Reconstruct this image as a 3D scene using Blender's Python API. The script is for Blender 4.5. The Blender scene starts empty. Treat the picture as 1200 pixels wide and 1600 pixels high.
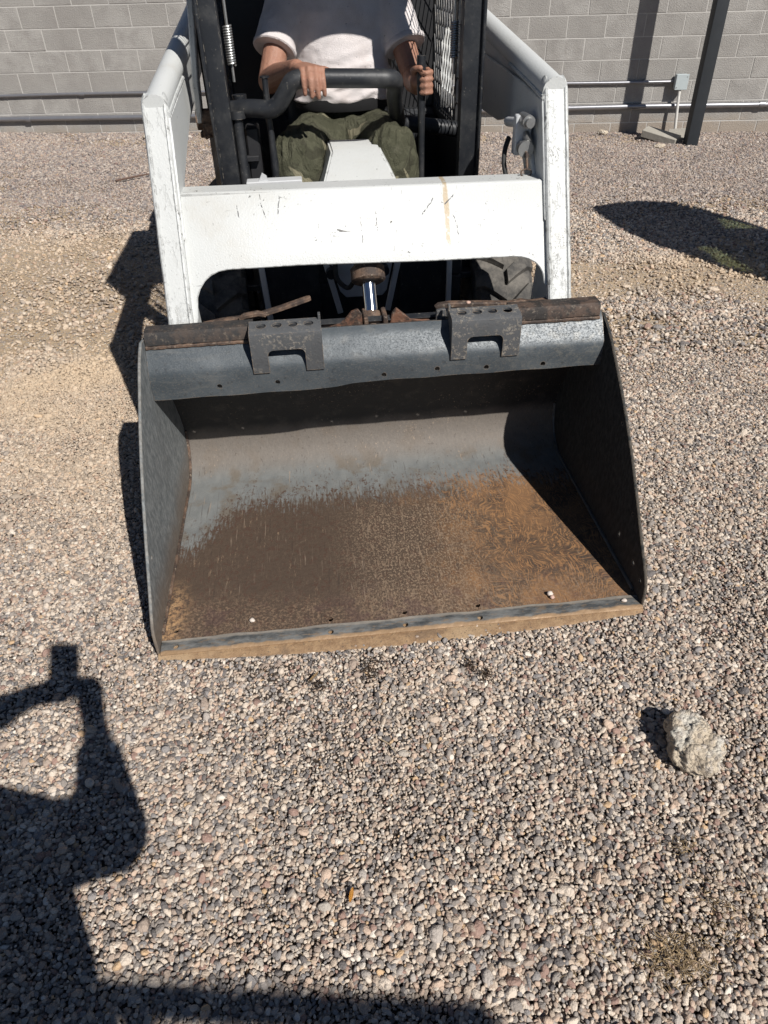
import bpy, bmesh, math, random
import numpy as np
from mathutils import Vector, Matrix, noise as mnoise
R = math.radians
PI = math.pi
random.seed(7)
rng = np.random.default_rng(11)
sc = bpy.context.scene

# ------------------------------------------------------------------ camera, light, exposure
EYE = 1.64
cam_d = bpy.data.cameras.new('camera')
cam = bpy.data.objects.new('camera', cam_d)
sc.collection.objects.link(cam)
cam_d.sensor_fit = 'VERTICAL'
cam_d.sensor_height = 24.0
cam_d.lens = 1115.0 / 1600.0 * 24.0
cam_d.clip_start = 0.02
cam_d.clip_end = 400
RR = ((0.99953, -0.03059, 0.0), (-0.01889, -0.6174, 0.78642), (-0.02405, -0.78606, -0.61769))
cx = Vector((RR[0][0], RR[1][0], RR[2][0])); cx.normalize()
cf = Vector((RR[0][2], RR[1][2], RR[2][2])); cf.normalize()
cy = (-cf).cross(cx).normalized()
mw = Matrix((cx, cy, -cf)).transposed().to_4x4()
mw.translation = (0, 0, EYE)
cam.matrix_world = mw
sc.camera = cam

SUN = Vector((0.40414193, -0.59830012, 0.69188602))
sun_d = bpy.data.lights.new('sun', 'SUN')
sun = bpy.data.objects.new('sun', sun_d)
sc.collection.objects.link(sun)
sun_d.energy = 5.0
sun_d.angle = R(0.53)
sun_d.color = (1.0, 0.965, 0.915)
sun.rotation_euler = SUN.to_track_quat('Z', 'Y').to_euler()
sun.location = (4, -6, 8)

world = bpy.data.worlds.new('World')
sc.world = world
world.use_nodes = True
wn = world.node_tree
bg = wn.nodes['Background']
sky = wn.nodes.new('ShaderNodeTexSky')
sky.sky_type = 'NISHITA'
sky.sun_disc = False
sky.sun_elevation = math.asin(SUN.z)
sky.sun_rotation = math.atan2(SUN.x, SUN.y)
sky.air_density = 0.7
sky.altitude = 1500
sky.dust_density = 0.2
wn.links.new(sky.outputs[0], bg.inputs[0])
bg.inputs[1].default_value = 0.05
sc.view_settings.view_transform = 'Standard'
sc.view_settings.look = 'None'
sc.view_settings.gamma = 1.0
sc.view_settings.use_curve_mapping = False
sc.view_settings.exposure = 0.06
sc.cycles.diffuse_bounces = 2

# ------------------------------------------------------------------ frames and helpers
MO = Vector((0.05558028, 1.4937476, 0.0))            # mid of the bucket's cutting edge, on the ground
MA = math.atan2(0.0889715, 0.99603417)               # machine heading
MU = Vector((math.cos(MA), math.sin(MA), 0)); MV = Vector((-math.sin(MA), math.cos(MA), 0))
def wor(u, v, z): return MO + MU * u + MV * v + Vector((0, 0, z))

OFF = {}
def link(o, parent=None):
    sc.collection.objects.link(o)
    if parent is not None:
        o.parent = parent
        OFF[o.name] = OFF.get(parent.name, Vector((0, 0, 0)))
    return o

def tag(o, label=None, cat=None, group=None, kind=None):
    if label: o['label'] = label
    if cat: o['category'] = cat
    if group: o['group'] = group
    if kind: o['kind'] = kind
    return o

def empty(name, base, label, cat, machine=False, group=None, rz=0.0):
    """Empty at a thing's base. With machine=True base is in machine coordinates and the
    meshes of its parts are given in machine coordinates too."""
    o = bpy.data.objects.new(name, None)
    sc.collection.objects.link(o)
    o.empty_display_size = 0.1
    if machine:
        o.location = wor(*base); o.rotation_euler = (0, 0, MA)
    else:
        o.location = base; o.rotation_euler = (0, 0, rz)
    OFF[o.name] = Vector(base)
    return tag(o, label, cat, group)

def obj(name, bm, m, parent=None, smooth=False, origin=None):
    """link a bmesh as one mesh object; its coordinates are those of the thing's frame"""
    me = bpy.data.meshes.new(name)
    bm.normal_update()
    off = OFF.get(parent.name, Vector((0, 0, 0))) if parent is not None else Vector(origin or (0, 0, 0))
    if off.length > 0: bmesh.ops.translate(bm, verts=bm.verts, vec=-off)
    bm.to_mesh(me); bm.free()
    if m is not None: me.materials.append(m)
    if smooth:
        me.polygons.foreach_set('use_smooth', [True] * len(me.polygons))
        if smooth != 'all':
            me.set_sharp_from_angle(angle=R(38))
    o = bpy.data.objects.new(name, me)
    link(o, parent)
    if parent is None: o.location = off
    return o

def BM(): return bmesh.new()

def box(bm, lo, hi, bev=0.0, mtx=None, seg=1):
    r = bmesh.ops.create_cube(bm, size=1.0)
    vs = r['verts']
    lo = Vector(lo); hi = Vector(hi); c = (lo + hi) / 2; d = hi - lo
    for v in vs:
        v.co = Vector((c.x + v.co.x * d.x, c.y + v.co.y * d.y, c.z + v.co.z * d.z))
    if bev > 0:
        es = list({e for v in vs for e in v.link_edges})
        rr = bmesh.ops.bevel(bm, geom=es, offset=bev, segments=seg, affect='EDGES', profile=0.6)
        vs = list({v for f in rr['faces'] for v in f.verts} | {v for v in vs if v.is_valid})
    if mtx is not None:
        vs = [v for v in vs if v.is_valid]
        # collect the connected verts
        seen = set(vs); st = list(vs)
        while st:
            a = st.pop()
            for e in a.link_edges:
                b = e.other_vert(a)
                if b not in seen: seen.add(b); st.append(b)
        bmesh.ops.transform(bm, matrix=mtx, verts=list(seen))
    return bm

def frame_from(d, ref=None):
    d = d.normalized()
    ref = ref or (Vector((0, 0, 1)) if abs(d.z) < 0.9 else Vector((0, 1, 0)))
    x = ref.cross(d)
    if x.length < 1e-4: x = Vector((1, 0, 0)).cross(d)
    x.normalize(); y = d.cross(x)
    return x, y

def tube(bm, pts, r, n=12, caps=True, rx=None):
    """round (or elliptic) tube through points; r is a number or a list"""
    pts = [Vector(p) for p in pts]
    rs = r if isinstance(r, (list, tuple)) else [r] * len(pts)
    rings = []
    px = None
    for i, p in enumerate(pts):
        a = pts[max(i - 1, 0)]; b = pts[min(i + 1, len(pts) - 1)]
        d = (b - a)
        if d.length < 1e-9: d = Vector((0, 0, 1))
        d.normalize()
        if px is None: x, y = frame_from(d)
        else:
            x = (px - d * px.dot(d)).normalized(); y = d.cross(x)
        px = x
        k = 1.0
        if 0 < i < len(pts) - 1:
            c1 = (p - a).normalized().dot((b - p).normalized())
            k = 1.0 / max(0.6, math.sqrt((1 + c1) / 2))
        rings.append([bm.verts.new(p + x * math.cos(2 * PI * j / n) * rs[i] * k * (rx or 1) + y * math.sin(2 * PI * j / n) * rs[i] * k) for j in range(n)])
    for a, b in zip(rings, rings[1:]):
        for j in range(n):
            bm.faces.new((a[j], a[(j + 1) % n], b[(j + 1) % n], b[j]))
    if caps:
        bm.faces.new(rings[0][::-1]); bm.faces.new(rings[-1])
    return bm

def bend(pts, rad=0.04, n=4):
    """round the corners of a polyline"""
    pts = [Vector(p) for p in pts]
    out = [pts[0]]
    for a, b, c in zip(pts, pts[1:], pts[2:]):
        d1 = (a - b); d2 = (c - b)
        q = min(rad, d1.length * .45, d2.length * .45)
        p0 = b + d1.normalized() * q; p2 = b + d2.normalized() * q
        for i in range(n + 1):
            t = i / n
            out.append(p0 * (1 - t) ** 2 + b * 2 * t * (1 - t) + p2 * t * t)
    out.append(pts[-1])
    return out

def prism(bm, poly, axis, a, b, bev=0.0, seg=1):
    """polygon (2D) pushed along axis 0=u 1=v 2=z from a to b"""
    def mk(p, t):
        if axis == 0: return Vector((t, p[0], p[1]))
        if axis == 1: return Vector((p[0], t, p[1]))
        return Vector((p[0], p[1], t))
    A = [bm.verts.new(mk(p, a)) for p in poly]; B = [bm.verts.new(mk(p, b)) for p in poly]
    fs = [bm.faces.new(A), bm.faces.new(B[::-1])]
    n = len(poly)
    for i in range(n):
        fs.append(bm.faces.new((A[i], B[i], B[(i + 1) % n], A[(i + 1) % n])))
    bmesh.ops.recalc_face_normals(bm, faces=fs)
    if bev > 0:
        es = list({e for f in fs for e in f.edges if len(e.link_faces) == 2 and e.calc_face_angle(0) > 0.45})
        bmesh.ops.bevel(bm, geom=es, offset=bev, segments=seg, affect='EDGES', profile=0.6)
    return bm

def sheet(bm, sec, us, th, axis_map=None):
    """bent plate: section points (v,z) swept over stations us; thickness th to the section's left side.
    sec may be a function of u."""
    rows = []
    for u in us:
        s = [Vector((p[0], p[1])) for p in (sec(u) if callable(sec) else sec)]
        up = [Vector((u, p.x, p.y)) for p in s]
        lo = []
        for i, p in enumerate(s):
            a = s[max(i - 1, 0)]; b = s[min(i + 1, len(s) - 1)]
            d = (b - a).normalized(); nrm = Vector((d.y, -d.x))
            q = p + nrm * th
            lo.append(Vector((u, q.x, q.y)))
        rows.append([bm.verts.new(x) for x in up + lo[::-1]])
    n = len(rows[0]); fs = []
    for a, b in zip(rows, rows[1:]):
        for j in range(n):
            fs.append(bm.faces.new((a[j], a[(j + 1) % n], b[(j + 1) % n], b[j])))
    fs.append(bm.faces.new(rows[0][::-1])); fs.append(bm.faces.new(rows[-1]))
    bmesh.ops.recalc_face_normals(bm, faces=fs)
    return bm

def cyl(bm, p0, p1, r, n=20, r2=None):
    return tube(bm, [p0, p1], [r, r if r2 is None else r2], n)

def bool_cut(bm, cutter):
    """subtract cutter bmesh from bm, both in the same coordinates"""
    def tmp(b, nm):
        me = bpy.data.meshes.new(nm); bmesh.ops.recalc_face_normals(b, faces=b.faces); b.to_mesh(me); b.free()
        o = bpy.data.objects.new(nm, me); sc.collection.objects.link(o); return o
    A = tmp(bm, 'ta'); B = tmp(cutter, 'tb')
    md = A.modifiers.new('b', 'BOOLEAN'); md.object = B; md.operation = 'DIFFERENCE'; md.solver = 'EXACT'
    md.use_self = True
    dg = bpy.context.evaluated_depsgraph_get(); dg.update()
    out = BM(); out.from_mesh(A.evaluated_get(dg).to_mesh())
    for o in (A, B):
        me = o.data; bpy.data.objects.remove(o); bpy.data.meshes.remove(me)
    return out

def remesh(bm, voxel, smooth=4, fac=0.5):
    me = bpy.data.meshes.new('t'); bm.to_mesh(me); bm.free()
    o = bpy.data.objects.new('t', me); sc.collection.objects.link(o)
    md = o.modifiers.new('r', 'REMESH'); md.mode = 'VOXEL'; md.voxel_size = voxel
    if smooth:
        ms = o.modifiers.new('s', 'SMOOTH'); ms.iterations = smooth; ms.factor = fac
    dg = bpy.context.evaluated_depsgraph_get(); dg.update()
    out = BM(); out.from_mesh(o.evaluated_get(dg).to_mesh())
    bpy.data.objects.remove(o); bpy.data.meshes.remove(me)
    return out

def capsule(bm, p0, r0, p1, r1, n=14, k=5, flat=1.0, ref=None):
    """tapered limb segment with round ends; flat scales across one axis"""
    p0 = Vector(p0); p1 = Vector(p1); d = (p1 - p0)
    L = d.length; d = d.normalized() if L > 1e-6 else Vector((0, 0, 1))
    x, y = frame_from(d, ref)
    prof = []
    for i in range(k):
        a = PI / 2 * (i + .35) / k
        prof.append((p0 - d * r0 * math.cos(a), r0 * math.sin(a)))
    prof += [(p0, r0), (p1, r1)]
    for i in range(k)[::-1]:
        a = PI / 2 * (i + .35) / k
        prof.append((p1 + d * r1 * math.cos(a), r1 * math.sin(a)))
    rings = [[bm.verts.new(c + x * math.cos(2 * PI * j / n) * r + y * math.sin(2 * PI * j / n) * r * flat) for j in range(n)] for c, r in prof]
    for a, b in zip(rings, rings[1:]):
        for j in range(n): bm.faces.new((a[j], a[(j + 1) % n], b[(j + 1) % n], b[j]))
    bm.faces.new(rings[0][::-1]); bm.faces.new(rings[-1])
    return bm

def ellipsoid(bm, c, r, mtx=None, sub=3):
    rr = bmesh.ops.create_icosphere(bm, subdivisions=sub, radius=1.0)
    M = Matrix.Translation(Vector(c)) @ (mtx or Matrix.Identity(4)) @ Matrix.Diagonal((r[0], r[1], r[2], 1))
    bmesh.ops.transform(bm, matrix=M, verts=rr['verts'])
    return bm

def fbm(p, o=3):
    return mnoise.fractal(p, 1.0, 2.0, o, noise_basis='PERLIN_ORIGINAL')

# ------------------------------------------------------------------ materials
class NT:
    def __init__(s, name, rough=0.6, metal=0.0, spec=0.5):
        s.m = bpy.data.materials.new(name); s.m.use_nodes = True
        s.t = s.m.node_tree; s.b = s.t.nodes['Principled BSDF']
        s.b.inputs['Roughness'].default_value = rough
        s.b.inputs['Metallic'].default_value = metal
        s.b.inputs['Specular IOR Level'].default_value = spec
        s._oc = None
    def new(s, k): return s.t.nodes.new(k)
    def set(s, i, v):
        if isinstance(v, bpy.types.NodeSocket): s.t.links.new(v, i)
        elif isinstance(v, (tuple, list)) and len(v) == 3 and i.type == 'RGBA': i.default_value = (*v, 1)
        else: i.default_value = v
    @property
    def co(s):
        if not s._oc: s._oc = s.new('ShaderNodeTexCoord').outputs['Object']
        return s._oc
    def vec(s, scale=(1, 1, 1), loc=(0, 0, 0), rot=(0, 0, 0), v=None):
        n = s.new('ShaderNodeMapping'); s.set(n.inputs[0], v or s.co)
        n.inputs['Scale'].default_value = scale; n.inputs['Location'].default_value = loc; n.inputs['Rotation'].default_value = rot
        return n.outputs[0]
    def noise(s, scale, detail=4, v=None, rough=0.55, dist=0.0):
        n = s.new('ShaderNodeTexNoise'); s.set(n.inputs['Vector'], v or s.co)
        n.inputs['Scale'].default_value = scale; n.inputs['Detail'].default_value = detail
        n.inputs['Roughness'].default_value = rough; n.inputs['Distortion'].default_value = dist
        return n.outputs['Fac']
    def vor(s, scale, v=None, feat='F1', out='Distance', rnd=1.0):
        n = s.new('ShaderNodeTexVoronoi'); n.feature = feat; s.set(n.inputs['Vector'], v or s.co)
        n.inputs['Scale'].default_value = scale; n.inputs['Randomness'].default_value = rnd
        return n.outputs[out]
    def math(s, op, a, b=0.0, c=0.0, clamp=False):
        n = s.new('ShaderNodeMath'); n.operation = op; n.use_clamp = clamp
        s.set(n.inputs[0], a); s.set(n.inputs[1], b); s.set(n.inputs[2], c)
        return n.outputs[0]
    def step(s, x, lo, hi):            # smooth 0..1 between lo and hi (lo may exceed hi)
        n = s.new('ShaderNodeMapRange'); n.interpolation_type = 'SMOOTHSTEP'
        s.set(n.inputs[0], x)
        if lo < hi:
            n.inputs[1].default_value = lo; n.inputs[2].default_value = hi; n.inputs[3].default_value = 0; n.inputs[4].default_value = 1
        else:
            n.inputs[1].default_value = hi; n.inputs[2].default_value = lo; n.inputs[3].default_value = 1; n.inputs[4].default_value = 0
        return n.outputs[0]
    def mix(s, f, a, b):
        n = s.new('ShaderNodeMix'); n.data_type = 'RGBA'; n.clamp_factor = True
        s.set(n.inputs[0], f); s.set(n.inputs[6], a); s.set(n.inputs[7], b)
        return n.outputs[2]
    def mixf(s, f, a, b):
        n = s.new('ShaderNodeMix'); n.data_type = 'FLOAT'
        s.set(n.inputs[0], f); s.set(n.inputs[2], a); s.set(n.inputs[3], b)
        return n.outputs[0]
    def ramp(s, f, pts, const=False):
        n = s.new('ShaderNodeValToRGB'); s.set(n.inputs[0], f)
        cr = n.color_ramp
        if const: cr.interpolation = 'CONSTANT'
        while len(cr.elements) < len(pts): cr.elements.new(0.5)
        for e, (p, c) in zip(cr.elements, pts):
            e.position = p; e.color = (*c, 1) if len(c) == 3 else c
        return n.outputs[0]
    def sep(s, v=None):
        n = s.new('ShaderNodeSeparateXYZ'); s.set(n.inputs[0], v or s.co); return n.outputs
    def rnd(s): return s.new('ShaderNodeObjectInfo').outputs['Random']
    def edge(s, rad=0.006, lo=0.02, hi=0.2):      # worn edges: bevelled normal against the real one
        b = s.new('ShaderNodeBevel'); b.samples = 4; b.inputs[0].default_value = rad
        g = s.new('ShaderNodeNewGeometry')
        d = s.new('ShaderNodeVectorMath'); d.operation = 'DOT_PRODUCT'
        s.set(d.inputs[0], b.outputs[0]); s.set(d.inputs[1], g.outputs['Normal'])
        return s.step(s.math('SUBTRACT', 1.0, d.outputs['Value']), lo, hi)
    def col(s, c): s.set(s.b.inputs['Base Color'], c); return s
    def rough(s, v): s.set(s.b.inputs['Roughness'], v); return s
    def bump(s, h, dist=0.002, strength=1.0):
        n = s.new('ShaderNodeBump'); s.set(n.inputs['Height'], h)
        n.inputs['Distance'].default_value = dist; n.inputs['Strength'].default_value = strength
        s.set(s.b.inputs['Normal'], n.outputs[0]); return s

def flat_mat(name, c, rough=0.6, metal=0.0, nz=0.25, scale=40, bump=0.0006):
    t = NT(name, rough, metal)
    n = t.noise(scale, 5)
    t.col(t.mix(n, tuple(x * (1 - nz) for x in c), tuple(min(1, x * (1 + nz)) for x in c)))
    if bump: t.bump(n, bump)
    return t.m

def mat_white(name='white_paint', stain=False, wear=1.0, heavy=False, lift=1.0):
    t = NT(name, 0.42)
    base = t.mix(t.noise(6, 4), tuple(x * lift for x in (0.53, 0.54, 0.525)), tuple(x * lift for x in (0.60, 0.61, 0.60)))
    dirt = t.step(t.noise(3.5, 6, rough=.65), 0.52, 0.78)
    c = t.mix(t.math('MULTIPLY', dirt, 0.45), base, (0.47, 0.43, 0.36))
    # dark scuffs, stretched two ways
    cl = t.step(t.noise(7, 2), 0.50, 0.66)
    s1 = t.step(t.noise(30, 3, v=t.vec((3.2, 1, .55), rot=(0, .2, 0)), dist=.6), .665, .70)
    s2 = t.step(t.noise(26, 3, v=t.vec((.6, 1, 3.0), loc=(3, 1, 2), rot=(0, .5, 0)), dist=.5), .69, .72)
    s3 = t.step(t.noise(90, 2, v=t.vec((1, 1, 1), loc=(1, 5, 2))), .69, .73)
    sc_ = t.math('MAXIMUM', t.math('MULTIPLY', t.math('MAXIMUM', s1, s2), cl), t.math('MULTIPLY', s3, t.math('MAXIMUM', cl, .35)))
    c = t.mix(t.math('MULTIPLY', sc_, .85 * wear), c, (0.055, 0.05, 0.045))
    # chipped edges
    e = t.edge(0.007, 0.03, 0.16)
    ch = t.math('MULTIPLY', e, t.step(t.noise(38, 5), .50, .60))
    c = t.mix(ch, c, (0.05, 0.042, 0.036))
    h = t.noise(150, 3)
    if heavy:
        fl = t.step(t.noise(26, 6, v=t.vec((1.6, 1, .45)), rough=.68, dist=.5), .55, .60)
        zone = t.step(t.noise(5, 3, v=t.vec((1, 1, .6), loc=(2, 0, 4))), .46, .66)
        c = t.mix(t.math('MULTIPLY', t.math('MULTIPLY', fl, zone), .55), c, (0.30, 0.29, 0.26))
        crk = t.step(t.math('ABSOLUTE', t.math('SUBTRACT', t.noise(44, 4, v=t.vec((2.2, 1, .22), loc=(1, 2, 3)), rough=.65, dist=.3), .5)), .011, .004)
        crk = t.math('MULTIPLY', crk, t.step(t.noise(6, 4, v=t.vec(loc=(6, 1, 2))), .55, .62))
        x, y, z = t.sep()[:3]
        rim = t.step(t.math('ABSOLUTE', t.math('SUBTRACT', t.math('ABSOLUTE', x), .627)), .024, .036)
        chip = t.math('MULTIPLY', rim, t.step(t.noise(32, 6, v=t.vec((1, 1, .6)), rough=.7), .585, .61))
        crk = t.math('MAXIMUM', crk, chip)
        c = t.mix(t.math('MULTIPLY', crk, .72), c, (0.09, 0.085, 0.078))
        h = t.math('ADD', h, t.math('MULTIPLY', t.math('ADD', fl, crk), -.8))
    if stain:
        x, y, z = t.sep()[:3]
        w = t.math('ADD', x, t.math('MULTIPLY', t.math('SUBTRACT', t.noise(14, 3), .5), .022))
        m_ = t.math('MULTIPLY', t.step(t.math('ABSOLUTE', t.math('SUBTRACT', w, 0.262)), .010, .0045), t.step(z, .862, .895))
        m_ = t.math('MULTIPLY', m_, t.step(t.noise(60, 3), .30, .52))
        c = t.mix(t.math('MULTIPLY', m_, .8), c, (0.42, 0.31, 0.17))
        # one long curved gouge beside the stain, a few more scattered
        for (u0, z0, a, r0, ln) in ((.292, .93, .25, .035, .075), (.27, 1.0, -.9, .02, .05), (.20, .985, -.75, .01, .07), (-.02, .93, .05, .01, .08),
                                    (.03, .95, .0, .008, .07), (-.33, 1.0, .3, .01, .05), (-.28, 1.01, -.2, .012, .06), (-.41, 1.0, .1, .01, .04)):
            dx = t.math('SUBTRACT', x, u0); dz = t.math('SUBTRACT', z, z0)
            p = t.math('ADD', t.math('MULTIPLY', dx, math.cos(a)), t.math('MULTIPLY', dz, math.sin(a)))
            q = t.math('SUBTRACT', t.math('MULTIPLY', dz, math.cos(a)), t.math('MULTIPLY', dx, math.sin(a)))
            p = t.math('ADD', p, t.math('MULTIPLY', t.math('MULTIPLY', q, q), r0 * 120))
            p = t.math('ADD', p, t.math('MULTIPLY', t.math('SUBTRACT', t.noise(50, 2), .5), .006))
            m_ = t.math('MULTIPLY', t.step(t.math('ABSOLUTE', p), .0022, .0010), t.step(t.math('ABSOLUTE', q), ln / 2, ln / 2 - .01))
            m_ = t.math('MULTIPLY', m_, t.step(t.noise(120, 2), .40, .52))
            c = t.mix(m_, c, (0.05, 0.05, 0.055))
        h = t.math('ADD', t.noise(170, 3), t.math('MULTIPLY', t.noise(12, 2), .6))
    t.col(c).bump(h, 0.0011, .8)
    t.rough(t.mixf(sc_, .45, .8))
    return t.m

def mat_black(name='black_paint', lift=0.0):
    t = NT(name, 0.42)
    n = t.noise(9, 6, rough=.65)
    c = t.mix(t.step(n, .45, .75), (0.014 + lift, 0.016 + lift, 0.02 + lift), (0.05 + lift, 0.05 + lift, 0.05 + lift))
    sp = t.step(t.noise(110, 3), .66, .72)
    c = t.mix(t.math('MULTIPLY', sp, .6), c, (0.22, 0.2, 0.17))
    e = t.math('MULTIPLY', t.edge(0.004, .03, .2), t.step(t.noise(45, 4), .52, .62))
    c = t.mix(e, c, (0.25, 0.22, 0.18))
    t.col(c).rough(t.mixf(n, .32, .6)).bump(t.noise(60, 3), .0006)
    return t.m

def mat_bucket_out(name='worn_grey_steel'):
    """outer skin of the bucket: dusty grey-black paint, speckled with dry dirt towards its lower lip"""
    t = NT(name, 0.5, 0.15)
    x, y, z = t.sep()[:3]
    n = t.noise(5, 6, rough=.65)
    c = t.mix(t.step(n, .35, .7), (0.060, 0.072, 0.082), (0.098, 0.112, 0.122))
    low = t.step(t.math('ADD', z, t.math('MULTIPLY', t.math('SUBTRACT', t.noise(9, 4), .5), .06)), .63, .57)
    sp = t.step(t.noise(150, 7, v=t.vec((1, 1.2, 1.6)), rough=.78), .48, .78)
    c = t.mix(t.math('MULTIPLY', sp, t.math('ADD', .08, t.math('MULTIPLY', low, .5))), c, (0.235, 0.20, 0.155))
    st = t.step(t.noise(14, 5, v=t.vec((.6, 1, 2.4)), dist=1.2), .55, .72)
    c = t.mix(t.math('MULTIPLY', st, .14), c, (0.29, 0.265, 0.225))
    right = t.math('MULTIPLY', t.step(x, .25, .6), t.step(t.noise(40, 6, rough=.75), .5, .6))
    c = t.mix(t.math('MULTIPLY', right, .14), c, (0.31, 0.275, 0.21))
    dk = t.step(t.noise(55, 5, v=t.vec(loc=(4, 4, 4))), .60, .68)
    c = t.mix(t.math('MULTIPLY', dk, .35), c, (0.022, 0.022, 0.024))
    e = t.math('MULTIPLY', t.edge(.005, .02, .15), t.step(t.noise(30, 4), .42, .56))
    c = t.mix(t.math('MULTIPLY', e, .7), c, (0.27, 0.20, 0.14))
    t.col(c).rough(t.mixf(sp, .42, .75)).bump(t.math('ADD', t.noise(22, 4), t.math('MULTIPLY', sp, .25)), .0016)
    return t.m

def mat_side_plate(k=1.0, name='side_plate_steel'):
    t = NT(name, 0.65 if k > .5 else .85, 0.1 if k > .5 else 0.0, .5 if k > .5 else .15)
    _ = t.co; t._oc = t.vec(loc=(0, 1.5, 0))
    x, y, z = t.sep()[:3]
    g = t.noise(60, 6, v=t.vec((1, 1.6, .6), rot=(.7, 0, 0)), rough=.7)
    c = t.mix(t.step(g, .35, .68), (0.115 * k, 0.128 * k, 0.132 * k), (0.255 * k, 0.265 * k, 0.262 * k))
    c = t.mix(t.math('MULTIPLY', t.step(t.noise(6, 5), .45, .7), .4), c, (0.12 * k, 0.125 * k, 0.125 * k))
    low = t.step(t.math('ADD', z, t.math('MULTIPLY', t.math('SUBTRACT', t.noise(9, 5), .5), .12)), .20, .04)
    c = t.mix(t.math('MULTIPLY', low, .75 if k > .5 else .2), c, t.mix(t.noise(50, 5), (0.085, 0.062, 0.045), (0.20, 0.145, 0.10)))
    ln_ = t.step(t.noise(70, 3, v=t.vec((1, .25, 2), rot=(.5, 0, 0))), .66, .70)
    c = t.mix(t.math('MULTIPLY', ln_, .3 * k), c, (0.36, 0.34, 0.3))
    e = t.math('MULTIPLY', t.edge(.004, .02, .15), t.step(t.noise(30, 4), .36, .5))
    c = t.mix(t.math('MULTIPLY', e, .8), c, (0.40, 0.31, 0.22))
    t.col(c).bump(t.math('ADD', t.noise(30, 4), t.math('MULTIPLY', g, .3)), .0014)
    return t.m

def mat_band():
    t = NT('welded_edge_steel', 0.5, 0.2)
    _ = t.co; t._oc = t.vec(loc=(0, 1.5, 0))
    x, y, z = t.sep()[:3]
    c = t.mix(t.step(t.noise(18, 6, v=t.vec((.6, 2, 1)), rough=.7), .36, .62), (0.06, 0.063, 0.064), (0.19, 0.19, 0.183))
    c = t.mix(t.math('MULTIPLY', t.step(t.noise(55, 6, v=t.vec((.5, 1.5, 1)), rough=.72), .53, .62), .6), c, (0.235, 0.165, 0.105))
    up = t.step(t.math('ADD', y, t.math('MULTIPLY', t.math('SUBTRACT', t.noise(16, 5), .5), .020)), .024, .031)
    c = t.mix(t.math('MULTIPLY', up, .85), c, t.mix(t.noise(40, 5), (0.22, 0.20, 0.175), (0.42, 0.37, 0.31)))
    dn = t.step(t.math('ADD', y, t.math('MULTIPLY', t.math('SUBTRACT', t.noise(14, 5, v=t.vec(loc=(3, 0, 0))), .5), .028)), .0, -.008)
    c = t.mix(t.math('MULTIPLY', dn, .9), c, (0.34, 0.215, 0.115))
    t.col(c).bump(t.math('ADD', t.noise(30, 5), t.math('MULTIPLY', t.noise(9, 3), 2)), .003)
    return t.m

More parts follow.
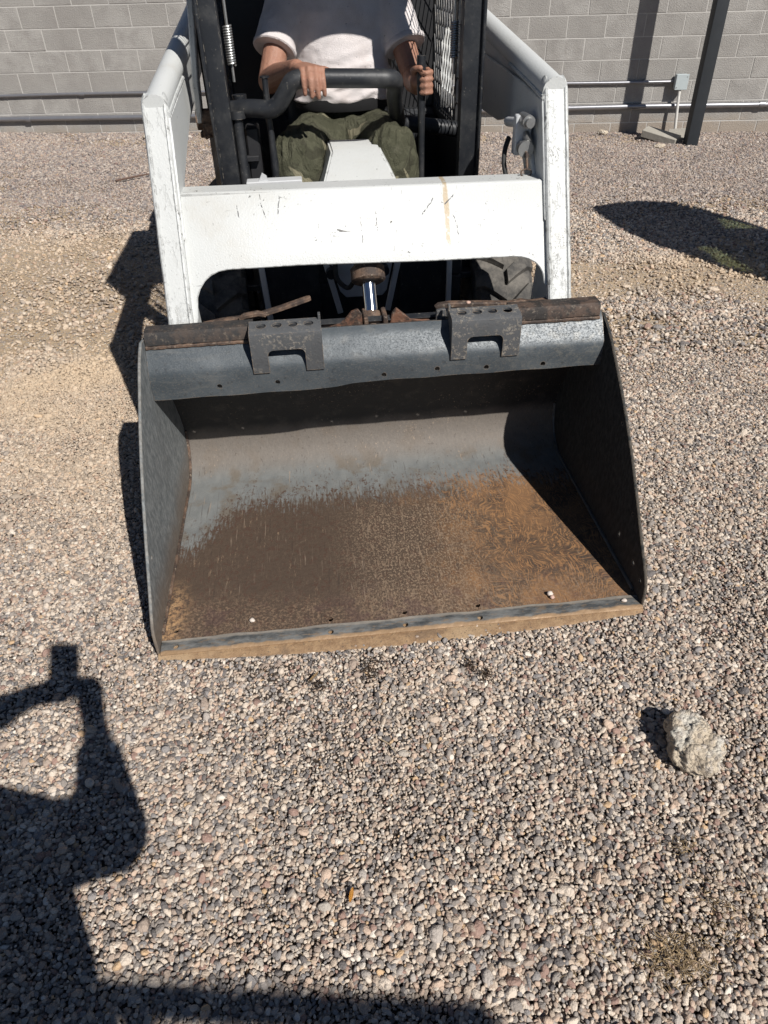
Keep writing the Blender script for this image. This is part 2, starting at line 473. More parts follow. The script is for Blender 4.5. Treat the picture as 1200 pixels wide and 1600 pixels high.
def mat_bucket_floor():
    """inside sheet: polished grey at the heel, brown scale in the middle, orange scratched rust to the right"""
    t = NT('bucket_floor_steel', 0.5, 0.25)
    _ = t.co; t._oc = t.vec(loc=(0, 1.5, 0))
    x, y, z = t.sep()[:3]
    nz = t.noise(4.5, 5, rough=.6)
    fine = t.noise(60, 6, v=t.vec((2.2, .36, 1)), rough=.74)
    # grey heel
    g = t.mix(t.noise(30, 5, v=t.vec((1, .5, 1))), (0.12, 0.128, 0.13), (0.25, 0.255, 0.245))
    g = t.mix(t.step(t.noise(11, 4), .48, .68), g, (0.16, 0.14, 0.115))
    # brown band high on the curve
    g = t.mix(t.math('MULTIPLY', t.step(t.math('ADD', y, t.math('MULTIPLY', nz, .05)), .87, .97), .85), g, t.mix(fine, (0.085, 0.07, 0.058), (0.20, 0.165, 0.135)))
    # brown scale
    b = t.mix(t.noise(55, 7, rough=.8), (0.045, 0.031, 0.023), (0.125, 0.086, 0.06))
    b = t.mix(t.math('MULTIPLY', t.step(t.noise(42, 6, v=t.vec((2.6, .4, 1), loc=(8, 0, 0)), rough=.8), .57, .64), t.step(t.noise(6, 3, v=t.vec(loc=(1, 7, 0))), .48, .66)), b, (0.27, 0.185, 0.12))
    b = t.mix(t.math('MULTIPLY', t.step(fine, .56, .72), .35), b, (0.2, 0.14, 0.095))
    yb = t.math('ADD', y, t.math('MULTIPLY', t.math('SUBTRACT', t.noise(5, 5), .5), .12))
    yb = t.math('ADD', yb, t.math('MULTIPLY', t.math('SUBTRACT', fine, .5), .55))
    yb = t.math('ADD', yb, t.math('MULTIPLY', t.step(x, -.50, -.73), .26))         # grey creeps down the left seam
    m_b = t.step(yb, .755, .640)
    c = t.mix(m_b, g, b)
    # brown pits scattered in the grey
    pits = t.math('MULTIPLY', t.step(t.noise(70, 5, v=t.vec((1, .7, 1), loc=(2, 2, 2)), rough=.7), .545, .585), t.step(t.math('ADD', yb, t.math('MULTIPLY', t.math('SUBTRACT', t.noise(7, 3, v=t.vec(loc=(5, 5, 5))), .5), .35)), .86, .70))
    c = t.mix(pits, c, (0.085, 0.05, 0.035))
    # orange-tan worn rust, with curved scratches
    wx = t.new('ShaderNodeVectorMath'); wx.operation = 'ADD'
    off = t.new('ShaderNodeCombineXYZ')
    sw = t.noise(2.6, 2, dist=1.2)
    t.set(off.inputs[0], t.math('MULTIPLY', sw, .30)); t.set(off.inputs[1], t.math('MULTIPLY', t.noise(3.1, 2, v=t.vec(loc=(7, 3, 1))), .26))
    t.set(wx.inputs[0], t.co); t.set(wx.inputs[1], off.outputs[0])
    w1 = t.noise(62, 6, v=t.vec((3.0, .55, 1), v=wx.outputs[0]), rough=.7)
    w2 = t.noise(58, 6, v=t.vec((.6, 2.8, 1), rot=(0, 0, .5), v=wx.outputs[0]), rough=.7)
    wv = t.math('MAXIMUM', t.step(w1, .50, .60), t.math('MULTIPLY', t.step(w2, .53, .61), .8))
    right = t.step(t.math('ADD', x, t.math('MULTIPLY', t.math('SUBTRACT', nz, .5), .5)), .02, .42)
    rt = t.math('MULTIPLY', right, t.step(yb, .80, .66))
    c = t.mix(t.math('MULTIPLY', t.math('MULTIPLY', wv, rt), .80), c, t.mix(t.noise(12, 4), (0.28, 0.16, 0.08), (0.58, 0.29, 0.115)))
    c = t.mix(t.math('MULTIPLY', rt, t.math('MULTIPLY', t.step(t.noise(7, 5, v=t.vec(loc=(9, 9, 1))), .40, .66), .55)), c, (0.34, 0.18, 0.082))
    # blackish steep back sheet, with the shade under the lip painted in
    bk = t.step(t.math('ADD', z, t.math('MULTIPLY', t.math('SUBTRACT', t.noise(12, 4), .5), .05)), .15, .21)
    c = t.mix(bk, c, t.mix(t.step(t.noise(20, 5), .5, .7), (0.022, 0.022, 0.022), (0.05, 0.045, 0.04)))
    # tan speckle in the centre and towards the edge
    cen = t.math('MULTIPLY', t.step(t.math('ABSOLUTE', t.math('SUBTRACT', x, t.math('ADD', .05, t.math('MULTIPLY', nz, .1)))), .36, .08), t.step(yb, .70, .52))
    spk = t.math('MAXIMUM', t.step(t.noise(150, 5, v=t.vec((1, .7, 1)), rough=.75), .50, .60), t.math('MULTIPLY', t.step(t.noise(34, 6, v=t.vec((2.2, .5, 1), rot=(0, 0, .3)), rough=.8, dist=.6), .55, .62), .8))
    c = t.mix(t.math('MULTIPLY', t.math('MULTIPLY', spk, cen), .75), c, (0.38, 0.275, 0.185))
    fr = t.step(t.math('ADD', y, t.math('MULTIPLY', t.math('SUBTRACT', nz, .5), .25)), .24, .10)
    c = t.mix(t.math('MULTIPLY', t.math('MULTIPLY', t.step(t.noise(120, 6, v=t.vec(loc=(3, 1, 0)), rough=.8), .47, .60), fr), .65), c, (0.30, 0.20, 0.13))
    c = t.mix(t.math('MULTIPLY', t.math('MULTIPLY', t.step(t.noise(12, 4), .5, .6), fr), .45), c, (0.09, 0.052, 0.048))
    # orange dust in the left front corner
    co_ = t.math('MULTIPLY', t.step(t.math('ADD', x, t.math('MULTIPLY', t.math('SUBTRACT', nz, .5), .12)), -.655, -.71), t.step(y, .33, .16))
    c = t.mix(t.math('MULTIPLY', co_, t.step(t.noise(70, 7, rough=.8), .42, .60)), c, t.mix(t.noise(25, 4), (0.30, 0.16, 0.08), (0.58, 0.38, 0.20)))
    # dozer-like scrapes: pale arcs and light lines
    arcs = t.step(t.math('SUBTRACT', 1.0, t.math('ABSOLUTE', t.math('SUBTRACT', t.noise(6, 1, dist=1.6), .5))), .9975, .9993)
    c = t.mix(t.math('MULTIPLY', t.math('MULTIPLY', arcs, m_b), .15), c, (0.32, 0.225, 0.15))
    lines = t.step(t.noise(95, 3, v=t.vec((1.3, .05, 1), rot=(0, 0, .10)), rough=.6), .64, .69)
    lines2 = t.step(t.noise(80, 3, v=t.vec((1.4, .07, 1), rot=(0, 0, -.35), loc=(3, 0, 0)), rough=.6), .66, .70)
    lm = t.step(t.noise(5, 3, v=t.vec(loc=(0, 6, 2))), .42, .62)
    c = t.mix(t.math('MULTIPLY', t.math('MULTIPLY', t.math('MAXIMUM', lines, lines2), lm), .55), c, (0.33, 0.25, 0.185))
    dl = t.step(t.noise(85, 3, v=t.vec((1.3, .06, 1), rot=(0, 0, .04), loc=(9, 2, 0)), rough=.6), .63, .69)
    c = t.mix(t.math('MULTIPLY', dl, .45), c, (0.045, 0.032, 0.026))
    t.col(c)
    t.rough(.66); t.b.inputs['Metallic'].default_value = .08
    t.bump(t.math('ADD', t.math('ADD', t.noise(45, 5), t.math('MULTIPLY', wv, -.15)), t.math('MULTIPLY', t.noise(5, 2), 1.2)), .0014, .8)
    return t.m

def mat_rusty(name, dark=(0.035, 0.025, 0.02), rust=(0.16, 0.075, 0.045), tan=(0.25, 0.19, 0.14), k=.5):
    t = NT(name, 0.72)
    c = t.mix(t.step(t.noise(20, 6, rough=.7), .42, .6), dark, rust)
    c = t.mix(t.math('MULTIPLY', t.step(t.noise(70, 5, rough=.7), .55, .68), k), c, tan)
    t.col(c).bump(t.noise(60, 6, rough=.7), .0025)
    return t.m

def mat_dusty_black(name='dusty_black_steel'):
    t = NT(name, 0.55)
    c = t.mix(t.noise(9, 4), (0.055, 0.058, 0.062), (0.105, 0.108, 0.112))
    sp = t.step(t.noise(80, 6, rough=.72), .50, .62)
    big = t.step(t.noise(9, 4, v=t.vec(loc=(2, 2, 3))), .38, .62)
    c = t.mix(t.math('MULTIPLY', t.math('MULTIPLY', sp, big), .75), c, (0.30, 0.265, 0.22))
    e = t.math('MULTIPLY', t.edge(.004, .02, .2), t.step(t.noise(40, 4), .45, .58))
    c = t.mix(e, c, (0.30, 0.22, 0.15))
    t.col(c).bump(t.math('ADD', t.noise(30, 4), t.math('MULTIPLY', sp, .3)), .0018)
    return t.m

def mat_rubber():
    t = NT('tyre_rubber', 0.85)
    c = t.mix(t.step(t.noise(14, 6, rough=.7), .35, .7), (0.05, 0.048, 0.045), (0.17, 0.155, 0.135))
    t.col(c).bump(t.noise(40, 5), .003)
    return t.m

def mat_block():
    t = NT('concrete_block', 0.92, 0, .2)
    r = t.rnd()
    v = t.new('ShaderNodeVectorMath'); v.operation = 'ADD'; t.set(v.inputs[0], t.co)
    cb = t.new('ShaderNodeCombineXYZ'); t.set(cb.inputs[0], t.math('MULTIPLY', r, 37)); t.set(cb.inputs[2], t.math('MULTIPLY', r, 91))
    t.set(v.inputs[1], cb.outputs[0]); v = v.outputs[0]
    base = t.mix(r, (0.345, 0.328, 0.305), (0.415, 0.397, 0.372))
    c = t.mix(t.step(t.noise(5, 5, v=v, rough=.6), .35, .7), base, (0.315, 0.298, 0.278))
    c = t.mix(t.math('MULTIPLY', t.step(t.noise(110, 5, v=v, rough=.7), .52, .68), .55), c, (0.21, 0.195, 0.18))
    c = t.mix(t.math('MULTIPLY', t.step(t.noise(190, 4, v=t.vec(loc=(5, 5, 5), v=v)), .60, .74), .5), c, (0.56, 0.53, 0.50))
    sc_ = t.step(t.math('SUBTRACT', 1.0, t.math('ABSOLUTE', t.math('SUBTRACT', t.noise(3.5, 2, v=v, dist=1.2), .5))), .994, .9985)
    c = t.mix(t.math('MULTIPLY', sc_, .3), c, (0.24, 0.22, 0.2))
    gp = t.new('ShaderNodeNewGeometry').outputs['Position']
    gz = t.sep(gp)[2]
    spl = t.step(t.math('ADD', gz, t.math('MULTIPLY', t.math('SUBTRACT', t.noise(6, 5, v=gp), .5), .22)), .16, -.02)
    c = t.mix(t.math('MULTIPLY', spl, .55), c, (0.37, 0.29, 0.215))
    stn = t.step(t.noise(1.3, 4, v=t.vec((1, 1, .35), v=gp)), .52, .70)
    c = t.mix(t.math('MULTIPLY', stn, .22), c, (0.22, 0.20, 0.185))
    t.col(c).bump(t.math('ADD', t.noise(220, 4, v=v), t.math('MULTIPLY', t.vor(120, v=v), .8)), .004)
    return t.m

def mat_stone():
    t = NT('gravel_stone', 0.78, 0, .35)
    r = t.rnd()
    base = t.ramp(r, [(0, (0.26, 0.24, 0.225)), (0.12, (0.5, 0.42, 0.345)), (0.25, (0.13, 0.125, 0.13)), (0.34, (0.6, 0.53, 0.455)), (0.47, (0.36, 0.295, 0.25)), (0.58, (0.4, 0.37, 0.345)), (0.67, (0.54, 0.42, 0.335)), (0.76, (0.25, 0.245, 0.25)), (0.83, (0.64, 0.57, 0.49)), (0.9, (0.3, 0.2, 0.17)), (0.945, (0.74, 0.69, 0.62)), (0.965, (0.42, 0.39, 0.35)), (0.985, (0.55, 0.39, 0.24))], const=True)
    g = t.new('ShaderNodeNewGeometry')
    big = t.noise(1.1, 3, v=g.outputs['Position'])
    dust = t.step(big, .42, .66)
    up = t.sep(g.outputs['Normal'])[2]
    # broken ground sheet further back: stones there are coated by sandy dust
    px_, py_ = t.sep(g.outputs['Position'])[:2]
    far = t.math('MULTIPLY', t.step(py_, 1.2, 3.4), t.step(t.math('ADD', px_, t.math('MULTIPLY', big, 1.5)), 1.6, -.6))
    far = t.math('MAXIMUM', far, t.math('MULTIPLY', t.step(t.math('ABSOLUTE', t.math('SUBTRACT', py_, t.math('ADD', 4.15, t.math('MULTIPLY', big, .6)))), .50, .12), 1.0))
    band = t.step(t.math('ADD', py_, big), 6.6, 5.7)
    d = t.math('MULTIPLY', t.math('ADD', .05, t.math('MULTIPLY', t.math('MULTIPLY', far, band), .75)), t.math('ADD', .45, t.math('MULTIPLY', dust, .8)))
    d = t.math('MULTIPLY', d, t.math('ADD', .55, t.math('MULTIPLY', t.step(up, -.1, .9), .45)))
    c = t.mix(d, base, (0.56, 0.45, 0.325))
    c = t.mix(t.math('MULTIPLY', t.step(t.noise(3.2, 4), .4, .7), .25), c, t.mix(.5, c, (0.60, 0.53, 0.46)))
    c = t.mix(t.math('MULTIPLY', t.step(t.noise(9, 3), .6, .7), .35), c, t.mix(.6, c, (0.08, 0.07, 0.07)))
    wm = t.new('ShaderNodeMix'); wm.data_type = 'RGBA'; wm.blend_type = 'MULTIPLY'; wm.inputs[0].default_value = 1.0
    t.set(wm.inputs[6], c); wm.inputs[7].default_value = (1.10, 1.055, 1.01, 1); c = wm.outputs[2]
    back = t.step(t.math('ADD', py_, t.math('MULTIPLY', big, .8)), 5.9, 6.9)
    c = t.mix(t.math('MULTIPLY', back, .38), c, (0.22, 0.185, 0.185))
    t.col(c)
    t.bump(t.noise(2.4, 4), .12, .35)
    return t.m

def mat_ground():
    t = NT('sandy_ground', 0.95, 0, .1)
    c = t.mix(t.noise(2.0, 6), (0.40, 0.30, 0.20), (0.52, 0.405, 0.28))
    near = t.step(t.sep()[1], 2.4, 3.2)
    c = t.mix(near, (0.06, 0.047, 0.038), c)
    v = t.new('ShaderNodeTexVoronoi'); t.set(v.inputs['Vector'], t.co); v.inputs['Scale'].default_value = 85
    vc = t.sep(v.outputs['Color'])[0]
    peb = t.math('MULTIPLY', t.step(v.outputs['Distance'], .55, .38), t.step(t.math('ADD', vc, t.math('MULTIPLY', t.noise(3, 4), .8)), .75, .9))
    pc = t.ramp(vc, [(0, (.24, .22, .21)), (.3, (.5, .43, .36)), (.5, (.32, .26, .23)), (.7, (.4, .37, .34)), (.9, (.65, .6, .52))], const=True)
    c = t.mix(peb, c, pc)
    t.col(c).bump(t.math('ADD', t.math('MULTIPLY', peb, 1.0), t.noise(120, 4)), .006)
    return t.m

def mat_camo():
    t = NT('camouflage_cloth', 0.95, 0, .15)
    c = t.mix(t.step(t.noise(8, 3, dist=.6), .47, .50), (0.062, 0.064, 0.040), (0.084, 0.085, 0.055))
    c = t.mix(t.step(t.noise(7, 3, v=t.vec(loc=(4, 2, 1)), dist=.8), .60, .62), c, (0.046, 0.046, 0.030))
    tn = t.step(t.noise(9, 2, v=t.vec(loc=(1.5, 8, 5.3)), dist=.4), .645, .66)
    c = t.mix(t.math('MULTIPLY', tn, .85), c, (0.27, 0.245, 0.165))
    du = t.step(t.noise(13, 6, rough=.7), .52, .75)
    c = t.mix(t.math('ADD', .15, t.math('MULTIPLY', du, .45)), c, (0.135, 0.128, 0.095))
    t.col(c).bump(t.math('ADD', t.noise(320, 2), t.math('MULTIPLY', t.noise(22, 4, v=t.vec((1.3, .6, .7)), dist=1.2), 4)), .005)
    return t.m

def mat_shirt():
    t = NT('white_cotton', 0.95, 0, .1)
    c = t.mix(t.step(t.noise(7, 5), .4, .75), (0.73, 0.68, 0.67), (0.60, 0.54, 0.52))
    sp = t.step(t.noise(85, 3), .70, .735)
    c = t.mix(t.math('MULTIPLY', sp, .7), c, (0.14, 0.13, 0.14))
    t.col(c).bump(t.math('ADD', t.noise(350, 2), t.math('MULTIPLY', t.noise(6, 2, v=t.vec((1.0, 1, 1.3)), dist=1.0), 5)), .003)
    return t.m

def mat_skin():
    t = NT('skin', 0.55, 0, .4)
    c = t.mix(t.noise(18, 5), (0.30, 0.150, 0.098), (0.41, 0.22, 0.155))
    c = t.mix(t.math('MULTIPLY', t.step(t.noise(70, 4), .55, .7), .3), c, (0.20, 0.10, 0.07))
    t.b.inputs['Subsurface Weight'].default_value = 0.05
    t.b.inputs['Subsurface Radius'].default_value = (0.01, 0.004, 0.002)
    c = t.mix(t.math('MULTIPLY', t.step(t.noise(38, 5, rough=.7), .50, .66), .35), c, (0.30, 0.12, 0.075))
    t.col(c).bump(t.math('ADD', t.noise(200, 4), t.math('MULTIPLY', t.noise(60, 3), 1.5)), .0016)
    return t.m

CHIPPED = mat_white('chipped_white_paint', heavy=True)
WHITE = mat_white(); WHITE_BAR = mat_white('white_paint_crossmember', stain=True)
GREYP = flat_mat('grey_paint', (0.55, 0.56, 0.57), .5, nz=.35, scale=8)
PALE = mat_white('pale_white_paint', wear=.6, lift=1.15)
BLACK = mat_black(); OUTER = mat_bucket_out(); FLOOR = mat_bucket_floor(); SIDE = mat_side_plate(); SIDE_SHADE = mat_side_plate(.22, 'shaded_side_plate_steel')  # last one: right side plate steel darkened to paint in its shade
DUSTY = mat_dusty_black(); RUST = mat_rusty('rusty_steel')
RUSTB = mat_rusty('brown_rusty_steel', (0.05, 0.035, 0.028), (0.15, 0.095, 0.065), (0.30, 0.24, 0.18), .7)
def mat_edge():
    t = NT('worn_cutting_edge', .75)
    c = t.mix(t.step(t.noise(45, 7, rough=.8), .35, .65), (0.225, 0.135, 0.072), (0.355, 0.23, 0.125))
    c = t.mix(t.math('MULTIPLY', t.step(t.noise(5, 4), .46, .62), .55), c, (0.42, 0.30, 0.18))
    c = t.mix(t.math('MULTIPLY', t.step(t.noise(9, 6, v=t.vec(loc=(3, 1, 1)), rough=.75), .55, .66), .6), c, (0.15, 0.10, 0.065))
    c = t.mix(t.math('MULTIPLY', t.step(t.noise(130, 4), .60, .66), .6), c, (0.09, 0.07, 0.055))
    e = t.math('MULTIPLY', t.edge(.003, .02, .2), t.step(t.noise(60, 5), .50, .58))
    c = t.mix(t.math('MULTIPLY', e, .8), c, (0.42, 0.37, 0.30))
    t.col(c).bump(t.math('ADD', t.noise(60, 7, rough=.8), t.math('MULTIPLY', t.noise(14, 3), 2)), .004)
    return t.m
EDGE = mat_edge()
CHROME = flat_mat('chrome', (0.75, 0.76, 0.78), .12, 1.0, nz=.05, bump=0)
ZINC = flat_mat('zinc_steel', (0.42, 0.42, 0.41), .38, .8, nz=.3)
GALV = flat_mat('galvanised_conduit', (0.34, 0.34, 0.36), .38, .7, nz=.15, scale=20)
RUBBER = mat_rubber(); BLOCK = mat_block()
MORTAR = flat_mat('mortar', (0.50, 0.48, 0.45), .95, nz=.2, scale=60, bump=.002)
BOXG = flat_mat('grey_box_paint', (0.45, 0.50, 0.51), .5, nz=.06)
PAVER = flat_mat('concrete_paver', (0.36, 0.335, 0.29), .95, nz=.3, scale=30, bump=.003)
POSTM = flat_mat('black_post_paint', (0.022, 0.026, 0.031), .6, nz=.3, scale=12)
HOSE = flat_mat('hose_rubber', (0.02, 0.02, 0.02), .6)
SEATM = flat_mat('black_vinyl', (0.02, 0.02, 0.022), .5)
CAMO = mat_camo(); SHIRT = mat_shirt(); SKIN = mat_skin()
HAIR = flat_mat('dark_hair', (0.03, 0.02, 0.015), .6)
BELT = flat_mat('dark_webbing', (0.006, 0.006, 0.007), .95, nz=.5)
BOOT = flat_mat('boot_leather', (0.05, 0.035, 0.025), .7)

# ------------------------------------------------------------------ ground
def ground_z(x, y):
    t = min(1.0, max(0.0, (y - 3.0) / 5.0)); t = t * t * (3 - 2 * t)
    return t * (-0.0160 * max(-8, min(8, x)) - 0.006)

bm = BM()
xs = np.concatenate([np.linspace(-60, -9, 14), np.linspace(-8, 8, 65), np.linspace(9, 60, 14)])
ys = np.concatenate([np.linspace(-50, -4, 14), np.linspace(-3, 11, 57), np.linspace(12, 70, 14)])
grid = [[bm.verts.new((x, y, ground_z(x, y) - 0.010 + (0.004 * fbm(Vector((x * 1.3, y * 1.3, 0)))))) for x in xs] for y in ys]
for a, b in zip(grid, grid[1:]):
    for i in range(len(xs) - 1): bm.faces.new((a[i], a[i + 1], b[i + 1], b[i]))
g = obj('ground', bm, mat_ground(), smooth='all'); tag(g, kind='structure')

STONE = mat_stone()
stone_col = bpy.data.collections.new('stone_shapes')
for k in range(10):
    b = BM(); bmesh.ops.create_icosphere(b, subdivisions=2, radius=1.0)
    s = Vector((k * 7.3, k * 3.1, k * 1.7))
    # cut a few random flats so the stones read as broken river gravel
    cuts = []
    for _ in range(7):
        nrm = Vector((random.gauss(0, 1), random.gauss(0, 1), random.gauss(0, 1))).normalized()
        cuts.append((nrm, random.uniform(.58, .86)))
    for v in b.verts:
        d = v.co.normalized(); r = 1.0
        for nrm, h in cuts:
            q = d.dot(nrm)
            if q > 0.2: r = min(r, h / q)
        r = .90 * r + .10 * (1 + .35 * fbm(d * 1.6 + s))
        v.co = d * r
        v.co.x *= (1.0, 1.25, 1.1, 1.4, .95, 1.2, 1.05, 1.3, 1.0, 1.15)[k]
        v.co.z *= (.75, .6, .8, .62, .85, .55, .7, .75, .66, .8)[k]
    me = bpy.data.meshes.new('stone_shape'); b.to_mesh(me); b.free(); me.materials.append(STONE)
    me.polygons.foreach_set('use_smooth', [True] * len(me.polygons))
    o = bpy.data.objects.new('stone_shape', me); stone_col.objects.link(o)

def scatter(name, pts, rot, scl, idx, label_kind='stuff'):
    me = bpy.data.meshes.new(name)
    n = len(pts)
    me.vertices.add(n); me.vertices.foreach_set('co', pts.astype(np.float32).ravel())
    a = me.attributes.new('rot', 'FLOAT_VECTOR', 'POINT'); a.data.foreach_set('vector', rot.astype(np.float32).ravel())
    a = me.attributes.new('scl', 'FLOAT_VECTOR', 'POINT'); a.data.foreach_set('vector', scl.astype(np.float32).ravel())
    a = me.attributes.new('idx', 'INT', 'POINT'); a.data.foreach_set('value', idx.astype(np.int32))
    me.update()
    o = bpy.data.objects.new(name, me); sc.collection.objects.link(o)
    me.materials.append(STONE)
    ng = bpy.data.node_groups.new(name + '_nodes', 'GeometryNodeTree')
    ng.interface.new_socket('Geometry', in_out='INPUT', socket_type='NodeSocketGeometry')
    ng.interface.new_socket('Geometry', in_out='OUTPUT', socket_type='NodeSocketGeometry')
    gi = ng.nodes.new('NodeGroupInput'); go = ng.nodes.new('NodeGroupOutput')
    ip = ng.nodes.new('GeometryNodeInstanceOnPoints'); ip.inputs['Pick Instance'].default_value = True
    ci = ng.nodes.new('GeometryNodeCollectionInfo'); ci.inputs['Collection'].default_value = stone_col
    ci.inputs['Separate Children'].default_value = True; ci.inputs['Reset Children'].default_value = True
    def att(nm, ty):
        n_ = ng.nodes.new('GeometryNodeInputNamedAttribute'); n_.data_type = ty; n_.inputs['Name'].default_value = nm
        return n_.outputs['Attribute']
    L = ng.links.new
    L(gi.outputs[0], ip.inputs['Points']); L(ci.outputs[0], ip.inputs['Instance'])
    L(att('idx', 'INT'), ip.inputs['Instance Index']); L(att('rot', 'FLOAT_VECTOR'), ip.inputs['Rotation']); L(att('scl', 'FLOAT_VECTOR'), ip.inputs['Scale'])
    L(ip.outputs[0], go.inputs[0])
    md = o.modifiers.new('scatter', 'NODES'); md.node_group = ng
    o['kind'] = label_kind
    return o

def vnoise(x, y, s, seed):
    """cheap smooth value noise for arrays"""
    r = np.random.default_rng(seed); tab = r.random((256, 256))
    X = x / s + 500; Y = y / s + 500
    i = np.floor(X).astype(int); j = np.floor(Y).astype(int); fx = X - i; fy = Y - j
    fx = fx * fx * (3 - 2 * fx); fy = fy * fy * (3 - 2 * fy)
    t = lambda a, b: tab[a % 256, b % 256]
    return (t(i, j) * (1 - fx) + t(i + 1, j) * fx) * (1 - fy) + (t(i, j + 1) * (1 - fx) + t(i + 1, j + 1) * fx) * fy

def stone_layer(y0, y1, sp, rmean, zoff, halfw, keep=None):
    ys_ = np.arange(y0, y1, sp * .9)
    P = []
    for k, y in enumerate(ys_):
        w = halfw(y)
        x = np.arange(w[0], w[1], sp) + (k % 2) * sp * .5
        P.append(np.stack([x, np.full_like(x, y)], 1))
    P = np.concatenate(P)
    P += rng.uniform(-.42, .42, P.shape) * sp
    if keep is not None: P = P[keep(P[:, 0], P[:, 1])]
    n = len(P)
    r = rmean * np.exp(rng.normal(0, .34, n)); r = np.clip(r, rmean * .5, rmean * 2.1)
    r *= .82 + .4 * vnoise(P[:, 0], P[:, 1], .22, 3)
    z = zoff + rng.uniform(-.0035, .0035, n)
    z += .010 * (vnoise(P[:, 0], P[:, 1], .16, 5) - .5) + .008 * (vnoise(P[:, 0], P[:, 1], .45, 9) - .5)
    t = np.clip((P[:, 1] - 3.0) / 5.0, 0, 1); t = t * t * (3 - 2 * t)
    z += t * (-.0160 * np.clip(P[:, 0], -8, 8) - .006)
    return P, r, z

def under_bucket(x, y):
    dx = x - MO.x; dy = y - MO.y
    u = dx * MU.x + dy * MU.y; v = dx * MV.x + dy * MV.y
    return (abs(u) < .72) & (v > .03) & (v < .95)
def wn_(y): return (-1.15 - .62 * (y - .3), 1.15 + .62 * (y - .3))
def wf_(y): return (-1.0 - .56 * y, 1.0 + .56 * y)
A = []
A.append(stone_layer(.25, 3.3, .0093, .0049, -.002, wn_, lambda x, y: ~under_bucket(x, y)))
A.append(stone_layer(.25, 3.3, .0104, .0052, -.008, wn_, lambda x, y: ~under_bucket(x, y)))
A.append(stone_layer(.25, 3.3, .034, .0078, .0005, wn_, lambda x, y: (~under_bucket(x, y)) & (rng.random(len(x)) < .42)))
def farkeep(x, y):
    n = .65 * vnoise(x * .6, y, .55, 21) + .35 * vnoise(x, y, .15, 22)
    # the strip nearer the wall is denser; two sandy tracks cross it
    lf = 1 / (1 + np.exp((x + .3) * 4))
    track = np.exp(-((y - 4.6) / 1.05) ** 2) * .60 * lf + np.exp(-((y - 4.42) / .30) ** 2) * .62 * (1 - lf) + np.exp(-((y - 8.75) / .30) ** 2) * .22
    return rng.random(len(x)) < np.clip(1.12 - np.clip((n + track - .50) * 3.2, 0, .90), .12, 1)
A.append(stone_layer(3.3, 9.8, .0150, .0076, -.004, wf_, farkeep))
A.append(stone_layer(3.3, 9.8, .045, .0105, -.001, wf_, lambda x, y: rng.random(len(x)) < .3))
P = np.concatenate([a[0] for a in A]); r = np.concatenate([a[1] for a in A]); z = np.concatenate([a[2] for a in A])
n = len(P)
pts = np.column_stack([P, z])
rot = np.column_stack([rng.normal(0, .38, n), rng.normal(0, .38, n), rng.uniform(0, 2 * PI, n)])
flip = rng.random(n) < .18
rot[flip, 0] += rng.uniform(.6, 1.4, flip.sum())
scl = np.column_stack([r * rng.uniform(.85, 1.25, n), r * rng.uniform(.8, 1.1, n), r * rng.uniform(.75, 1.1, n)])
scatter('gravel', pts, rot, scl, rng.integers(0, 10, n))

# ------------------------------------------------------------------ block wall
YAW = -0.0592; WD = 9.2167
WU = Vector((math.cos(YAW), math.sin(YAW), 0)); WN = Vector((math.sin(YAW), -math.cos(YAW), 0))   # WN points to the camera
WB = Vector((0, WD, 0))
wall = empty('block_wall', (0, WD, 0), 'long grey concrete block wall running behind the loader', 'wall', rz=YAW)
OFF['block_wall'] = Vector((0, 0, 0))
BL, BH, JT = .4064, .2032, .0095
shapes = []
for k in range(4):
    b = BM(); box(b, (-(BL - JT) / 2, 0, -(BH - JT) / 2), ((BL - JT) / 2, .19, (BH - JT) / 2), .0025)
    for v in b.verts:
        if v.co.y < .01: v.co.y += .0015 * random.uniform(-1, 1)
    me = bpy.data.meshes.new('block'); b.to_mesh(me); b.free(); me.materials.append(BLOCK); shapes.append(me)
u0 = -3.7867; z0w = EYE - .3745
wall_parts = []
def block_at(j, k):
    par = (j % 2)
    return u0 + .2032 * par + BL * k, z0w - BH * (j + .5)
rest = BM()
for j in range(-9, 8):
    for k in range(-26, 46):
        uc, zc = block_at(j, k); uc += BL / 2
        if j >= -1 and -6.3 < uc < 6.0 and j < 7:
            o = bpy.data.objects.new('block', random.choice(shapes)); link(o, wall)
            o.location = (uc, random.uniform(-.0015, .0015), zc); o.rotation_euler = (0, 0, random.uniform(-.002, .002))
        else:
            box(rest, (uc - (BL - JT) / 2, 0, zc - (BH - JT) / 2), (uc + (BL - JT) / 2, .19, zc + (BH - JT) / 2))
o = obj('block_course', rest, BLOCK, wall); o['kind'] = 'stuff'
b = BM(); box(b, (-14, .0035, -.4), (15, .185, z0w + BH * 9 - .004)); obj('mortar', b, MORTAR, wall)

def wpt(u, d, z): return WB + WU * u + WN * d + Vector((0, 0, z))
# wall pieces are built in world coordinates
def hpix(u): return u
def conduit(pts, r, label, straps):
    t = empty('metal_conduit', pts[0], label, 'conduit', group='metal conduits along the block wall')
    b = BM(); tube(b, pts, r, 12); obj('pipe', b, GALV, t, smooth=True)
    for q in straps:
        b = BM(); tube(b, [q - WU * .03, q - WU * .028, q + WU * .028, q + WU * .03], [r, r * 1.22, r * 1.22, r], 12)
        obj('coupling', b, GALV, t, smooth=True)
    return t

# ------------------------------------------------------------------ the loader
loader = empty('skid_steer_loader', (0, 1.5, 0), 'small white skid steer loader with its rusty bucket lowered on the gravel', 'loader', machine=True)
HB = .7475
